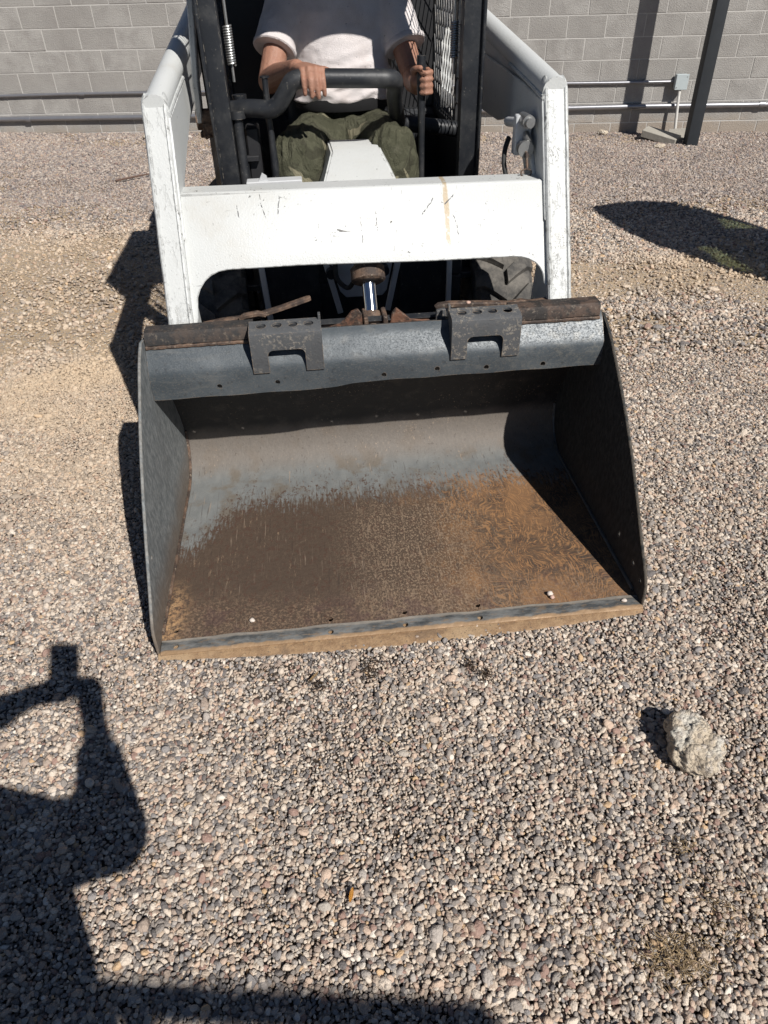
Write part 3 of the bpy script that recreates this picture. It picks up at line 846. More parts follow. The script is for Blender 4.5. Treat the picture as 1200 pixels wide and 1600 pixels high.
# ---- bucket
arc = [(.83, .022), (.87, .027), (.905, .042), (.935, .068), (.955, .10), (.968, .14), (.972, .185)]
def floor_sec(u):
    return [(.035, .018), (.2, .020), (.5, .021)] + arc + [(.955, .25), (.86, .44), (.735, .672)]
b = BM(); us = np.linspace(-HB + .004, HB - .004, 25)
sheet(b, floor_sec, us, .008)
cut = BM()
for (u, v) in ((-.227, .062), (.004, .062), (.236, .062), (-.70, .075)):
    cyl(cut, (u, v, -.03), (u, v, .06), .0085, 12)
b = bool_cut(b, cut)
bucket = obj('bucket', b, FLOOR, loader, smooth=True)
bucket['label'] = 'low steel bucket with a brown and orange rusty floor'
# front edge: dark welded band and tan cutting edge
def band(u):
    w = .0022 * math.sin(u * 21) + .0015 * math.sin(u * 47 + 1)
    return [(-.014, .0135), (-.004, .0195 + w * .3), (.02, .0225 + w * .4), (.036 + w, .0235), (.040 + w, .0195)]
b = BM(); sheet(b, band, np.linspace(-HB + .012, HB - .004, 40), .007)
cut = BM()
for (u, v) in ((-.228, .008), (.0, .008), (.232, .008), (-.692, .010)):
    cyl(cut, (u, v, -.03), (u, v, .06), .0088, 12)
b = bool_cut(b, cut)
obj('edge_band', b, mat_band(), bucket, smooth=True)
def cutting(u):
    f = -.020 - .034 * (1 - (u / .75) ** 2) + .0016 * math.sin(u * 60) + .001 * math.sin(u * 143)
    return [(f, .0), (f + .004, .004), (-.010, .0105), (.03, .011)]
b = BM(); sheet(b, cutting, np.linspace(-HB + .004, HB - .002, 60), .008); obj('cutting_edge', b, EDGE, bucket, smooth=True)
# side plates
SP = [(-.004, .002), (-.006, .05), (-.002, .088), (.010, .112), (.035, .142), (.083, .194), (.17, .295), (.256, .388), (.33, .46), (.406, .527), (.50, .60), (.57, .652), (.62, .682),
      (.665, .700), (.72, .690), (.745, .665), (.87, .44), (.962, .265), (.985, .2), (.985, .14), (.968, .09), (.94, .05), (.90, .02), (.84, .005), (.5, .002)]
for s in (-1, 1):
    b = BM(); prism(b, SP, 0, s * HB, s * (HB - .009), .0025)
    cut = BM()
    hs = [(.101, .099, .009), (.036, .082, .008), (.171, .238, .006), (.368, .451, .006)] if s > 0 else [(.171, .238, .006)]
    for v, z_, r_ in hs: cyl(cut, (s * .70, v, z_), (s * .80, v, z_), r_, 12)
    if s > 0:
        box(cut, (.70, .222, .100), (.80, .236, .126), .006)
    b = bool_cut(b, cut)
    if s > 0:      # the right plate is sprung outward towards its top
        for v in b.verts:
            if v.co.y < .80:
                k = .045 * max(0, v.co.z - .03) * min(1, (.80 - v.co.y) / .2)
                v.co += Vector((k, k * 2.0, -k * 1.2))
    o = obj('side_plate', b, SIDE if s < 0 else SIDE_SHADE, bucket, smooth=True)
    o['label'] = 'dusty grey side plate' if s < 0 else 'side plate with a row of bolt holes, its shade painted dark'
    b = BM()
    # weld bead along the seam with the floor
    pts_ = [(s * (HB - .012), .06 + i * .0195, .025 + .0015 * random.random()) for i in range(41)] + [(s * (HB - .012), p[0] - .004, p[1] + .006) for p in arc[1:]]
    tube(b, pts_, [.0055 + .0012 * random.random() for _ in pts_], 7)
    obj('weld_bead', b, RUSTB if s < 0 else OUTER, bucket, smooth=True)
# bent top lip
def lip(u):
    k = 1 / (1 + math.exp((u + .115) / .016))          # the left stretch hangs a touch lower
    zb = .520 - .014 * k + .0012 * math.sin(u * 30)
    return [(.642, zb), (.640, .56), (.641, .592), (.646, .606), (.655, .619), (.680, .655), (.692, .672), (.715, .685)]
b = BM(); sheet(b, lip, np.linspace(-HB + .010, HB + .006, 61), .008)
cut = BM()
for u, z_ in ((-.522, .541), (-.334, .541), (.015, .540), (.193, .548), (.359, .541), (.552, .538)):
    cyl(cut, (u, .60, z_), (u, .70, z_), .0085, 12)
b = bool_cut(b, cut)
obj('top_lip', b, OUTER, bucket, smooth=True)
# step brackets on the lip
def bracket(ua, ub, dz):
    # front face plane from (v .628,z .585) up to (v .632,.715), bent over to a top with four holes
    prof = [(.634, .580 + dz), (.630, .62 + dz), (.629, .700 + dz), (.632, .712 + dz), (.641, .719 + dz), (.705, .727 + dz)]
    b = BM(); sheet(b, [(p[0], p[1]) for p in prof], np.linspace(ua, ub, 9), .007)
    cut = BM()
    w = ub - ua; m_ = (ua + ub) / 2
    # rounded notch
    n0, n1 = m_ - w * .27, m_ + w * .25
    poly = [(n0, .50), (n0, .640 + dz)]
    for a in range(0, 91, 15): poly.append((n0 + .018 - .018 * math.cos(R(a)), .640 + dz + .018 * math.sin(R(a))))
    for a in range(90, -1, -15): poly.append((n1 - .018 + .018 * math.cos(R(a)), .640 + dz + .018 * math.sin(R(a))))
    poly += [(n1, .50)]
    pp = [];
    for p in poly:
        if not pp or (Vector(p) - Vector(pp[-1])).length > 1e-5: pp.append(p)
    prism(cut, pp, 1, .60, .69)
    for i in range(4):
        uu = ua + w * (.17 + .22 * i)
        rr_ = w * .068
        tube(cut, [(uu, .673, .60), (uu, .673, .80)], rr_, 20, rx=1.0)
    b = bool_cut(b, cut)
    o = obj('step_bracket', b, DUSTY, bucket, smooth=True)
    # end gusset on the left side of the step
    gz = BM(); prism(gz, [(.636, .60 + dz), (.634, .712 + dz), (.70, .722 + dz), (.70, .665)], 0, ua + .001, ua + .007, 0)
    obj('bracket_gusset', gz, DUSTY, bucket)
    tab = BM(); prism(tab, [(.69, .70), (.69, .742 + dz), (.712, .742 + dz), (.712, .70)], 0, (ub - .008) if ua < 0 else ua - .002, (ub) if ua < 0 else ua + .006, .001)
    obj('bracket_tab', tab, DUSTY, bucket)
bracket(-.405, -.178, .0); bracket(.236, .462, .0)
# mounting flange behind the lip: left and right stretch of rusty channel, and the middle cross plate
for ua, ub in ((-.735, -.395), (.44, .742)):
    b = BM(); sheet(b, [(.700, .666), (.688, .676), (.691, .706), (.698, .715), (.702, .7155), (.75, .717)], np.linspace(ua, ub, 12), .009)
    for v in b.verts: v.co.z += .002 * fbm(v.co * 9)
    obj('mounting_flange', b, mat_rusty('dark_rusty_channel', (0.026, 0.025, 0.025), (0.062, 0.046, 0.037), (0.20, 0.16, 0.12), .5) if ua < 0 else mat_rusty('dark_rusty_flange', (0.022, 0.018, 0.016), (0.085, 0.055, 0.04), (0.22, 0.18, 0.14), .6), bucket, smooth=True)
    b = BM(); tube(b, [(ua + i * (ub - ua) / 26, .686, .668 + .002 * random.random()) for i in range(27)], [.005 + .002 * random.random() for _ in range(27)], 7)
    obj('weld_bead', b, RUSTB, bucket, smooth=True)

# ---- quick coupler carrier behind the bucket
carrier = BM()
prism(carrier, [(.785, .66), (.775, .672), (.80, .68), (1.03, .25), (1.01, .20), (.985, .27)], 0, -.60, .60, .002)
carrier = obj('coupler_carrier', carrier, BLACK, loader)
carrier['label'] = 'black quick coupler plate behind the bucket'
def slab(bm, pts2, v0, v1): return prism(bm, pts2, 1, v0, v1, .002)
b = BM()
def sink(bm, dz):
    for v in bm.verts: v.co.z += dz
    return bm
slab(b, [(-.185, .660), (-.145, .690), (-.10, .705), (-.075, .735), (-.052, .742), (-.040, .725), (-.038, .69), (-.03, .665)], .775, .790)
slab(b, [(.050, .665), (.060, .72), (.075, .738), (.09, .725), (.12, .70), (.16, .692), (.235, .69), (.235, .664)], .775, .790)
sink(b, -.028)
obj('pivot_ear', b, RUST, carrier)
b = BM(); box(b, (-.035, .765, .62), (-.020, .85, .70), .003); box(b, (.030, .765, .62), (.045, .85, .70), .003); box(b, (-.05, .79, .60), (.06, .84, .655), .004); sink(b, -.012); obj('rod_clevis', b, RUSTB, carrier)
# latch levers
LDZ = -.036
def lever_bar(pts, w, h, m_, nm='latch_lever'):
    b = BM()
    pts = [Vector(p) for p in pts]
    rings = []
    for i, p in enumerate(pts):
        a = pts[max(i - 1, 0)]; c = pts[min(i + 1, len(pts) - 1)]
        d = (c - a).normalized(); side = d.cross(Vector((0, 0, 1))).normalized(); up = side.cross(d)
        k = .55 if i in (0, len(pts) - 1) else 1
        rings.append([b.verts.new(p + side * w * .5 * sx * k + up * h * .5 * sz) for sx, sz in ((-1, -.6), (-1, .6), (-.7, 1), (.7, 1), (1, .6), (1, -.6), (.7, -1), (-.7, -1))])
    for A_, B_ in zip(rings, rings[1:]):
        for j in range(8): b.faces.new((A_[j], A_[(j + 1) % 8], B_[(j + 1) % 8], B_[j]))
    b.faces.new(rings[0][::-1]); b.faces.new(rings[-1])
    bmesh.ops.recalc_face_normals(b, faces=b.faces)
    sink(b, LDZ)
    return obj(nm, b, m_, carrier, smooth=True)
lever_bar([(-.56, .79, .728), (-.50, .80, .732), (-.43, .815, .731), (-.385, .825, .731), (-.35, .835, .737), (-.30, .848, .745), (-.24, .862, .757), (-.215, .868, .762), (-.205, .870, .763)], .026, .015, RUSTB)
lever_bar([(-.44, .79, .738), (-.425, .79, .748), (-.38, .80, .750), (-.355, .80, .742)], .026, .014, RUSTB, 'lever_head')
lever_bar([(.212, .80, .728), (.222, .80, .735), (.26, .80, .738), (.38, .80, .731), (.46, .795, .727), (.50, .79, .735), (.53, .79, .728), (.62, .79, .734), (.64, .79, .731)], .026, .018, RUSTB)
b = BM(); prism(b, [(.20, .64), (.205, .705), (.235, .71), (.24, .64)], 1, .742, .76, .002); obj('lever_stop', b, DUSTY, carrier)

# ---- lift arms: box section front legs with the round-topped beam running back and up
def arm(s):
    out, inn = s * .662, s * .585
    # front leg: side profile (v,z)
    prof = [(.765, .70), (.80, .60), (.93, .36), (1.05, .36), (1.02, .62), (1.06, .96), (1.24, 1.09), (1.50, 1.12), (1.62, 1.15), (2.4, 1.27), (3.3, 1.42), (3.3, 1.55), (2.2, 1.42),
            (1.16, 1.30), (1.092, 1.318), (1.072, 1.312), (1.055, 1.285)]
    prof = [(.745, .66), (.80, .585), (.93, .36), (1.05, .36), (.975, .80), (1.04, 1.03), (1.22, 1.10), (1.50, 1.14), (2.4, 1.26), (3.3, 1.40), (3.3, 1.52), (2.2, 1.42), (1.10, 1.285), (1.06, 1.27)]
    b = BM(); prism(b, prof, 0, s * .655, s * .60, .004)
    a = obj('lift_arm', b, PALE, loader, smooth=True)
    # front face cap, a worn thick plate with raised rim
    b = BM()
    zz = np.linspace(0, 1, 24); rows = []
    p0 = Vector((.752, .665)); p1 = Vector((1.070, 1.300))
    d = (p1 - p0).normalized(); nrm = Vector((-d.y, d.x))       # towards the camera and up
    def ring(t, k):
        c = p0.lerp(p1, t)
        res = []
        ua, ub = s * .667, s * .588
        for f, h in ((0, -.03), (0, .004), (.06, .010), (.13, .011), (.18, .006), (.5, .006), (.82, .006), (.87, .011), (.94, .010), (1, .004), (1, -.03)):
            jit = .0012 * fbm(Vector((f * 3, t * 40, s)))
            c2 = c - d * (.026 * abs(2 * f - 1) ** 2.6 if t > .9 else 0) * max(0, (t - .9) / .1)
            q = c2 + nrm * (h + jit) * k
            res.append(b.verts.new(Vector((ua + (ub - ua) * f + jit * .6, q.x, q.y))))
        return res
    rings = [ring(t, 1) for t in zz]
    # rounded top
    top = p1
    cc = top - nrm * .03
    for a_ in range(1, 7):
        th = a_ / 6 * R(80)
        dd = nrm * math.cos(th) + d * math.sin(th)
        res = []
        ua, ub = s * .667, s * .588
        for f, h in ((0, 0), (0, .034), (.06, .040), (.13, .041), (.18, .036), (.5, .036), (.82, .036), (.87, .041), (.94, .040), (1, .034), (1, 0)):
            q = cc + dd * h - d * .026 * abs(2 * f - 1) ** 2.6; res.append(b.verts.new(Vector((ua + (ub - ua) * f, q.x, q.y))))
        rings.append(res)
    for A_, B_ in zip(rings, rings[1:]):
        for j in range(10): b.faces.new((A_[j], A_[j + 1], B_[j + 1], B_[j]))
        b.faces.new((A_[10], A_[0], B_[0], B_[10]))
    b.faces.new(rings[0]); b.faces.new(rings[-1][::-1])
    bmesh.ops.recalc_face_normals(b, faces=b.faces)
    obj('front_cap', b, CHIPPED, a, smooth=True)
    # round beam on top
    b = BM(); tube(b, [(s * .625, 1.055, 1.278), (s * .625, 1.25, 1.300), (s * .625, 2.2, 1.405), (s * .625, 3.3, 1.53)], [.040, .040, .040, .040], 20)
    obj('top_tube', b, PALE, a, smooth=True)
    # inner reinforcing plate, proud of the arm
    b = BM(); prism(b, [(.885, .93), (1.045, 1.255), (1.52, 1.300), (1.56, 1.20), (1.30, 1.125), (1.10, 1.06), (1.0, .97)] if s < 0 else [(.885, .93), (1.045, 1.255), (1.30, 1.275), (1.95, 1.30), (1.95, 1.10), (1.62, 1.105), (1.40, 1.15), (1.22, 1.13), (1.10, 1.06), (1.0, .96)],
                    0, s * .598, s * .583, .003)
    obj('inner_plate', b, PALE, a, smooth=True)
    b = BM(); tube(b, [(s * .588, 1.045, 1.262), (s * .588, 1.25, 1.285), (s * .588, 1.5, 1.306)], .008, 8)
    obj('weld_bead', b, WHITE, a, smooth=True)
    # rear upright carrying the arm
    b = BM(); prism(b, [(2.85, .55), (3.35, .50), (3.40, 1.60), (3.12, 1.60)], 0, s * .57, s * .655, .006)
    obj('rear_upright', b, WHITE, a)
    return a
armL = arm(-1); armR = arm(1)

# ---- crossmember with gusseted ends
def cross_poly():
    p = [(-.592, 1.050), (-.575, 1.056), (.575, 1.041), (.592, 1.035)]
    p += [(.5925, .750), (.589, .742), (.584, .742), (.580, .752)]
    for a in range(0, 91, 15): p.append((.480 + .098 * math.cos(R(a)), .765 + .066 * math.sin(R(a))))
    p += [(.2, .833), (-.2, .843)]
    for a in range(90, 181, 15): p.append((-.462 + .108 * math.cos(R(a)), .745 + .098 * math.sin(R(a))))
    p += [(-.5725, .715), (-.577, .700), (-.585, .694), (-.5925, .706)]
    return p
b = BM(); prism(b, cross_poly(), 1, 0.0, .014, .003)
# lean it back with the arm face: v = v0 + (z-z0)*k
k_ = (1.07 - .752) / (1.30 - .665)
for v in b.verts: v.co.y += .752 + (v.co.z - .665) * k_ + .012
cross = obj('crossmember', b, WHITE_BAR, loader, smooth=True)
b = BM(); box(b, (-.590, .955, 1.030), (.590, 1.055, 1.042), .003)
for v in b.verts: v.co.z += -.0127 * v.co.x / 1.0 + .004
obj('top_flange', b, WHITE_BAR, cross, smooth=True)


# ---- tilt cylinder and its white cover
cylp = BM()
rod0 = Vector((-.002, .805, .628)); gl = Vector((-.004, .905, .768)); ax = (gl - rod0).normalized(); top_ = gl + ax * .24
tube(cylp, [gl + ax * .02, top_], .045, 24); cylinder = obj('tilt_cylinder', cylp, BLACK, loader, smooth=True)
b = BM(); tube(b, [gl - ax * .012, gl - ax * .006, gl + ax * .035, gl + ax * .042], [.050, .058, .058, .048], 28)
for v in b.verts: v.co += Vector((1, 1, 1)) * .0015 * fbm(v.co * 60)
obj('gland_nut', b, RUSTB, cylinder, smooth=True)
b = BM(); tube(b, [rod0 + ax * .03, gl], .0235, 24); obj('rod', b, CHROME, cylinder, smooth=True)
b = BM(); tube(b, [rod0 - ax * .03, rod0 + ax * .045, rod0 + ax * .06], [.034, .034, .028], 18); tube(b, [rod0 - Vector((.045, 0, 0)), rod0 + Vector((.045, 0, 0))], .022, 14)
obj('rod_end', b, RUSTB, cylinder, smooth=True)
b = BM()
# tapered pedestal: front face leans back
F = [(-.140, 1.245, .950), (.162, 1.245, .945), (.100, 1.42, 1.062), (-.083, 1.42, 1.064)]
Bk = [(-.150, 1.60, .92), (.172, 1.60, .92), (.105, 1.60, 1.066), (-.088, 1.60, 1.068)]
Fv = [b.verts.new(p) for p in F]; Bv = [b.verts.new(p) for p in Bk]
for q in ((0, 1, 2, 3),): b.faces.new([Fv[i] for i in q]); b.faces.new([Bv[i] for i in q][::-1])
for i in range(4): b.faces.new((Fv[i], Bv[i], Bv[(i + 1) % 4], Fv[(i + 1) % 4]))
bmesh.ops.recalc_face_normals(b, faces=b.faces)
bmesh.ops.bevel(b, geom=list(b.edges), offset=.006, segments=2, affect='EDGES')
ped = obj('cylinder_cover', b, WHITE, loader, smooth=True)

# ---- lower body between the wheels
b = BM(); box(b, (-.40, 1.30, .18), (.40, 3.35, .62), .01); box(b, (-.40, 1.30, .62), (.40, 1.36, .80), .004)
box(b, (-.62, 2.3, .62), (.62, 3.4, 1.05), .02)
body = obj('lower_body', b, BLACK, loader)
def strip(pts, w, name='body_frame_strip', m_=GREYP):
    b = BM()
    for a, c in zip(pts, pts[1:]):
        a = Vector(a); c = Vector(c); d = (c - a); L = d.length; d.normalize()
        x = Vector((0, 1, 0)).cross(d).normalized()
        M = Matrix((x, Vector((0, 1, 0)), d)).transposed().to_4x4(); M.translation = a
        box(b, (-w / 2, -.010, 0), (w / 2, .006, L), .002, M)
    return obj(name, b, m_, body)
strip([(-.372, 1.285, .44), (-.385, 1.285, .730)], .022)
strip([(-.396, 1.285, .735), (-.160, 1.285, .742)], .022)
strip([(-.150, 1.28, .76), (-.092, 1.28, .50)], .022)
strip([(.150, 1.28, .73), (.098, 1.28, .50)], .022)
strip([(.150, 1.285, .718), (.348, 1.285, .714)], .014)
strip([(.346, 1.285, .44), (.346, 1.285, .722)], .020)
b = BM(); prism(b, [(-.135, .74), (.135, .735), (.098, .575), (.080, .555), (-.065, .555), (-.088, .580)], 1, 1.30, 1.315 - .02, .003); obj('centre_plate', b, GREYP, body)
b = BM(); box(b, (-.375, 1.292, .45), (-.165, 1.299, .722), .002); obj('step_panel', b, BLACK, body)
b = BM(); box(b, (.150, 1.292, .45), (.335, 1.299, .705), .002); obj('step_panel', b, BLACK, body)
b = BM()
b.free()
for sx in (-.12, .085):
    b = BM(); cyl(b, (sx, 1.285, .67), (sx, 1.24, .67), .020, 12); obj('hose_fitting', b, BLACK, body, smooth=True)
b = BM()
tube(b, bend([(-.10, 1.25, .74), (-.105, 1.22, .66), (-.06, 1.20, .62), (-.02, 1.15, .70)], .03), .009, 8); obj('hydraulic_hose', b, HOSE, body, smooth=True)

# ---- wheels
def tyre_mesh():
    b = BM(); Rr, w = .365, .23
    sec = [(-.5, .60), (-.53, .72), (-.52, .84), (-.44, .905), (-.2, .925), (0, .93), (.2, .925), (.44, .905), (.52, .84), (.53, .72), (.5, .60)]
    N = 48; rings = []
    for i in range(N):
        a = 2 * PI * i / N
        rings.append([b.verts.new((x * w, math.cos(a) * Rr * r_, math.sin(a) * Rr * r_)) for x, r_ in sec])
    for i in range(N):
        A_ = rings[i]; B_ = rings[(i + 1) % N]
        for j in range(len(sec) - 1): b.faces.new((A_[j], A_[j + 1], B_[j + 1], B_[j]))
    # bar lugs, chevron, alternate sides
    for k in range(16):
        for s in (-1, 1):
            a0 = 2 * PI * (k + (.5 if s > 0 else 0)) / 16
            P_ = []
            for f, aoff, r_, wd in ((0.02, .20, .925, .085), (.20, .10, .92, .095), (.38, .0, .90, .115), (.50, -.02, .84, .125)):
                P_.append((s * f * w, a0 + aoff, r_, wd))
            low = []; hi = []
            for x, a, r_, wd in P_:
                for rr_, L_, wk in ((r_ - .03, low, 1.15), (r_ + .075, hi, .85)):
                    L_.append([b.verts.new((x * (1.0 if rr_ < r_ else 1.04), math.cos(a + q * wd * wk) * Rr * rr_, math.sin(a + q * wd * wk) * Rr * rr_)) for q in (-1, 1)])
            for i in range(3):
                b.faces.new((hi[i][0], hi[i][1], hi[i + 1][1], hi[i + 1][0]))
                for q in (0, 1): b.faces.new((low[i][q], low[i + 1][q], hi[i + 1][q], hi[i][q]))
            b.faces.new((low[0][0], low[0][1], hi[0][1], hi[0][0])); b.faces.new((low[3][0], low[3][1], hi[3][1], hi[3][0]))
    bmesh.ops.recalc_face_normals(b, faces=b.faces)
    return b
def rim_mesh():
    b = BM(); tube(b, [(-.09, 0, 0), (-.09, 0, 0)], [.23, .23], 24, caps=False) if False else None
    tube(b, [(-.11, 0, 0), (-.10, 0, 0), (-.03, 0, 0), (.03, 0, 0), (.10, 0, 0), (.11, 0, 0)], [.228, .222, .20, .20, .222, .228], 28)
    cyl(b, (.02, 0, 0), (.12, 0, 0), .07, 16); cyl(b, (-.12, 0, 0), (-.02, 0, 0), .07, 16)
    return b
TM = RMm = None
for sx, vy, rz_ in ((-1, 1.52, .1), (1, 1.52, .0), (-1, 2.62, .3), (1, 2.62, .2)):
    if TM is None:
        b = tyre_mesh(); b2 = rim_mesh()
        wh = bpy.data.objects.new('wheel', None); link(wh, loader)
        OFF['wheel'] = Vector((0, 0, 0))
        t_ = obj('tyre', b, RUBBER, wh, smooth=True); r_ = obj('rim', b2, GREYP, wh, smooth=True)
        TM, RMm = t_.data, r_.data
    else:
        wh = bpy.data.objects.new('wheel', None); link(wh, loader)
        for nm, me in (('tyre', TM), ('rim', RMm)):
            o = bpy.data.objects.new(nm, me); sc.collection.objects.link(o); o.parent = wh
    wh.empty_display_size = .05
    wh.location = Vector((sx * .575, vy, .36)) - OFF['skid_steer_loader']; wh.rotation_euler = (rz_, 0, 0)

# ---- cab
def post(s):
    """front cab post: wide folded black plate with a rolled edge, leaning a hair"""
    ua, ub = s * (.50 if s < 0 else .468), s * (.43 if s < 0 else .392)
    b = BM(); box(b, (min(ua, ub), 1.40, .60), (max(ua, ub), 1.46, 2.02), .006, seg=2)
    box(b, (min(ua, ua - s * .012), 1.385, .60), (max(ua, ua - s * .012), 1.52, 2.02), .004)
    return b
cab = obj('cab_frame', post(-1), BLACK, loader, smooth=True)
cab['label'] = 'black open operator cage with mesh sides'
obj('cab_post', post(1), BLACK, cab, smooth=True)
for s in (-1, 1):
    uo = -.50 if s < 0 else .468
    b = BM(); box(b, (uo - .02, 2.36, .62), (uo + .02, 2.42, 2.02), .006); obj('cab_rear_post', b, BLACK, cab)
    b = BM(); box(b, (uo - .02, 1.40, 1.90), (uo + .02, 2.42, 2.0), .006); obj('cab_side_rail', b, BLACK, cab)
    b = BM(); box(b, (uo - .008, 1.44, .60), (uo + .008, 2.40, 1.02 if s < 0 else 1.06), .003); obj('cab_side_panel', b, BLACK, cab)
b = BM(); box(b, (-.51, 1.36, 2.0), (.478, 2.44, 2.04), .01); box(b, (-.50, 1.37, 1.93), (.468, 1.40, 1.999), .004)
obj('cab_roof', b, BLACK, cab)
b = BM(); box(b, (-.49, 2.37, .62), (.46, 2.385, 1.98), .003); obj('cab_back_panel', b, SEATM, cab)
b = BM(); box(b, (-.47, 1.34, .585), (.45, 2.36, .61), .003); obj('cab_floor', b, BLACK, cab)
# expanded metal side screens: diamonds above and behind, square bars at the front
def screen(u, s):
    b = BM()
    def bar(p, q, r_=.0017, fl=.0015):
        p = Vector(p); q = Vector(q); d = (q - p); L = d.length; d.normalize()
        x = Vector((1, 0, 0)); y = d.cross(x)
        vs = [b.verts.new(c + x * fl * a_ + y * r_ * b_) for c in (p, q) for a_, b_ in ((-1, -1), (1, -1), (1, 1), (-1, 1))]
        for i in range(4): b.faces.new((vs[i], vs[(i + 1) % 4], vs[4 + (i + 1) % 4], vs[4 + i]))
    va, vb, za, zb = 1.80, 2.36, 1.05, 1.92
    W_, H_ = .058, .110
    # strands
    for i in range(-40, 60):
        for sg in (1, -1):
            # line v = v0 + sg*(z-za)*W/H
            v0_ = va + i * W_
            z_ = za
            t0 = za; 
            pts_ = []
            for zz_ in np.linspace(za, zb, 25):
                vv = v0_ + sg * (zz_ - za) * (W_ / H_)
                if va <= vv <= vb: pts_.append((u, vv, zz_))
            if len(pts_) > 1: bar(pts_[0], pts_[-1])
    o = obj('diamond_screen', b, BLACK, cab); o['kind'] = 'stuff'
    b2 = BM()
    b = b2
    for vv in np.arange(1.50, 1.80, .032): bar((u, vv, 1.06), (u, vv, 1.92), .0015)
    for zz_ in np.arange(1.06, 1.92, .088): bar((u, 1.48, zz_), (u, 1.80, zz_), .0025)
    o = obj('square_screen', b, BLACK, cab); o['kind'] = 'stuff'
    b = BM()
    box(b, (u - .006, 1.785, 1.03), (u + .006, 1.812, 1.93), .002); box(b, (u - .007, 1.47, 1.035), (u + .007, 2.38, 1.06), .002)
    obj('screen_frame', b, BLACK, cab)
screen(-.485, -1); screen(.452, 1)
# springs on both front posts
def spring(u, v, z0_, z1_, r_=.0125):
    b = BM(); N = 15; pts_ = []
    for i in range(N * 10 + 1):
        a = 2 * PI * i / 10; pts_.append((u + math.cos(a) * r_, v + math.sin(a) * r_, z0_ + (z1_ - z0_) * i / (N * 10)))
    tube(b, pts_, .0035, 6)
    o = obj('gas_spring', b, ZINC, cab, smooth=True)
    b = BM(); tube(b, [(u, v, z0_ - .05), (u, v, z1_ + .08)], .005, 8); obj('spring_rod', b, ZINC, cab, smooth=True)
spring(-.408, 1.48, 1.34, 1.455); spring(.385, 1.52, 1.33, 1.44)
# lap bar
b = BM()
tube(b, bend([(-.43, 1.50, 1.20), (-.36, 1.46, 1.210), (-.285, 1.43, 1.205), (-.255, 1.42, 1.225), (-.205, 1.40, 1.295), (-.17, 1.40, 1.302), (.125, 1.40, 1.290), (.158, 1.425, 1.282), (.165, 1.52, 1.22), (.20, 1.70, 1.10), (.44, 1.74, 1.06)], .035, 5), .030, 16)
lap = obj('lap_bar', b, mat_black('black_foam_grip', .006), cab, smooth=True)
b = BM(); tube(b, [(-.412, 1.45, 1.19), (-.412, 1.44, .93)], .018, 12); tube(b, [(-.412, 1.45, 1.18), (-.412, 1.45, 1.205)], .030, 14); tube(b, [(-.40, 1.52, 1.19), (-.40, 1.52, 1.245)], [.022, .026], 12); obj('bar_pivot', b, BLACK, lap, smooth=True)
# control levers
for u_, nm in ((-.30, 'control_lever'), (.262, 'control_lever')):
    b = BM()
    if u_ < 0:
        tube(b, [(u_, 1.47, 1.300), (u_ - .001, 1.47, 1.17), (u_ + .002, 1.47, 1.11), (u_ + .004, 1.48, .95), (u_ + .004, 1.50, .64)], [.013, .014, .015, .022, .022], 12, rx=.8)
        tube(b, [(u_, 1.47, 1.300), (u_, 1.47, 1.305)], [.017, .017], 12)
    else:
        tube(b, [(u_, 1.50, 1.345), (u_, 1.50, 1.30), (u_ + .004, 1.51, 1.10), (u_ + .006, 1.53, .64)], [.016, .017, .012, .014], 12)
    obj(nm, b, BLACK, cab, smooth=True)
b = BM(); box(b, (-.395, 1.50, .96), (-.345, 1.60, 1.14), .006); box(b, (-.40, 1.47, 1.03), (-.352, 1.50, 1.05), .003); obj('latch_box', b, SEATM, cab)
b = BM(); box(b, (-.405, 1.36, .97), (-.20, 1.42, .985), .003)
prism(b, [(-.36, .985), (-.345, 1.01), (-.33, 1.00), (-.325, .985)], 1, 1.37, 1.39); obj('pedal_plate', b, GREYP, cab)
b = BM(); box(b, (.440, 1.50, 1.08), (.4435, 1.58, 1.19)); obj('blank_decal', b, flat_mat('faded_decal', (.12, .14, .17), .6), cab)
# seat
b = BM(); box(b, (-.24, 1.72, .82), (.24, 2.20, .96), .04, seg=3); box(b, (-.24, 2.19, .92), (.24, 2.34, 1.55), .05, seg=3)
obj('seat', b, SEATM, cab, smooth=True)
# left pivot fittings below the white link on the outside of the cab
b = BM()
LK = [(-.512, 1.62), (-.527, 1.46), (-.545, 1.30), (-.553, 1.16)]
prism(b, [(x_ - .011, z_) for x_, z_ in LK] + [(x_ + .011, z_) for x_, z_ in LK[::-1]], 1, 1.495, 1.56, .004); obj('link_plate', b, WHITE, cab, smooth=True)
b = BM(); tube(b, [(-.565, 1.53, 1.17), (-.51, 1.53, 1.17)], .035, 16); box(b, (-.545, 1.49, 1.115), (-.505, 1.53, 1.16), .004); box(b, (-.56, 1.52, 1.11), (-.515, 1.56, 1.13), .003)
tube(b, bend([(-.53, 1.52, 1.13), (-.54, 1.50, 1.11), (-.52, 1.48, 1.125)], .01), .005, 6); obj('link_pivot', b, RUSTB, cab, smooth=True)
b = BM(); tube(b, bend([(-.51, 1.55, 1.9), (-.515, 1.55, 1.5), (-.51, 1.54, 1.2)], .02), .011, 8); obj('hydraulic_hose', b, HOSE, cab, smooth=True)
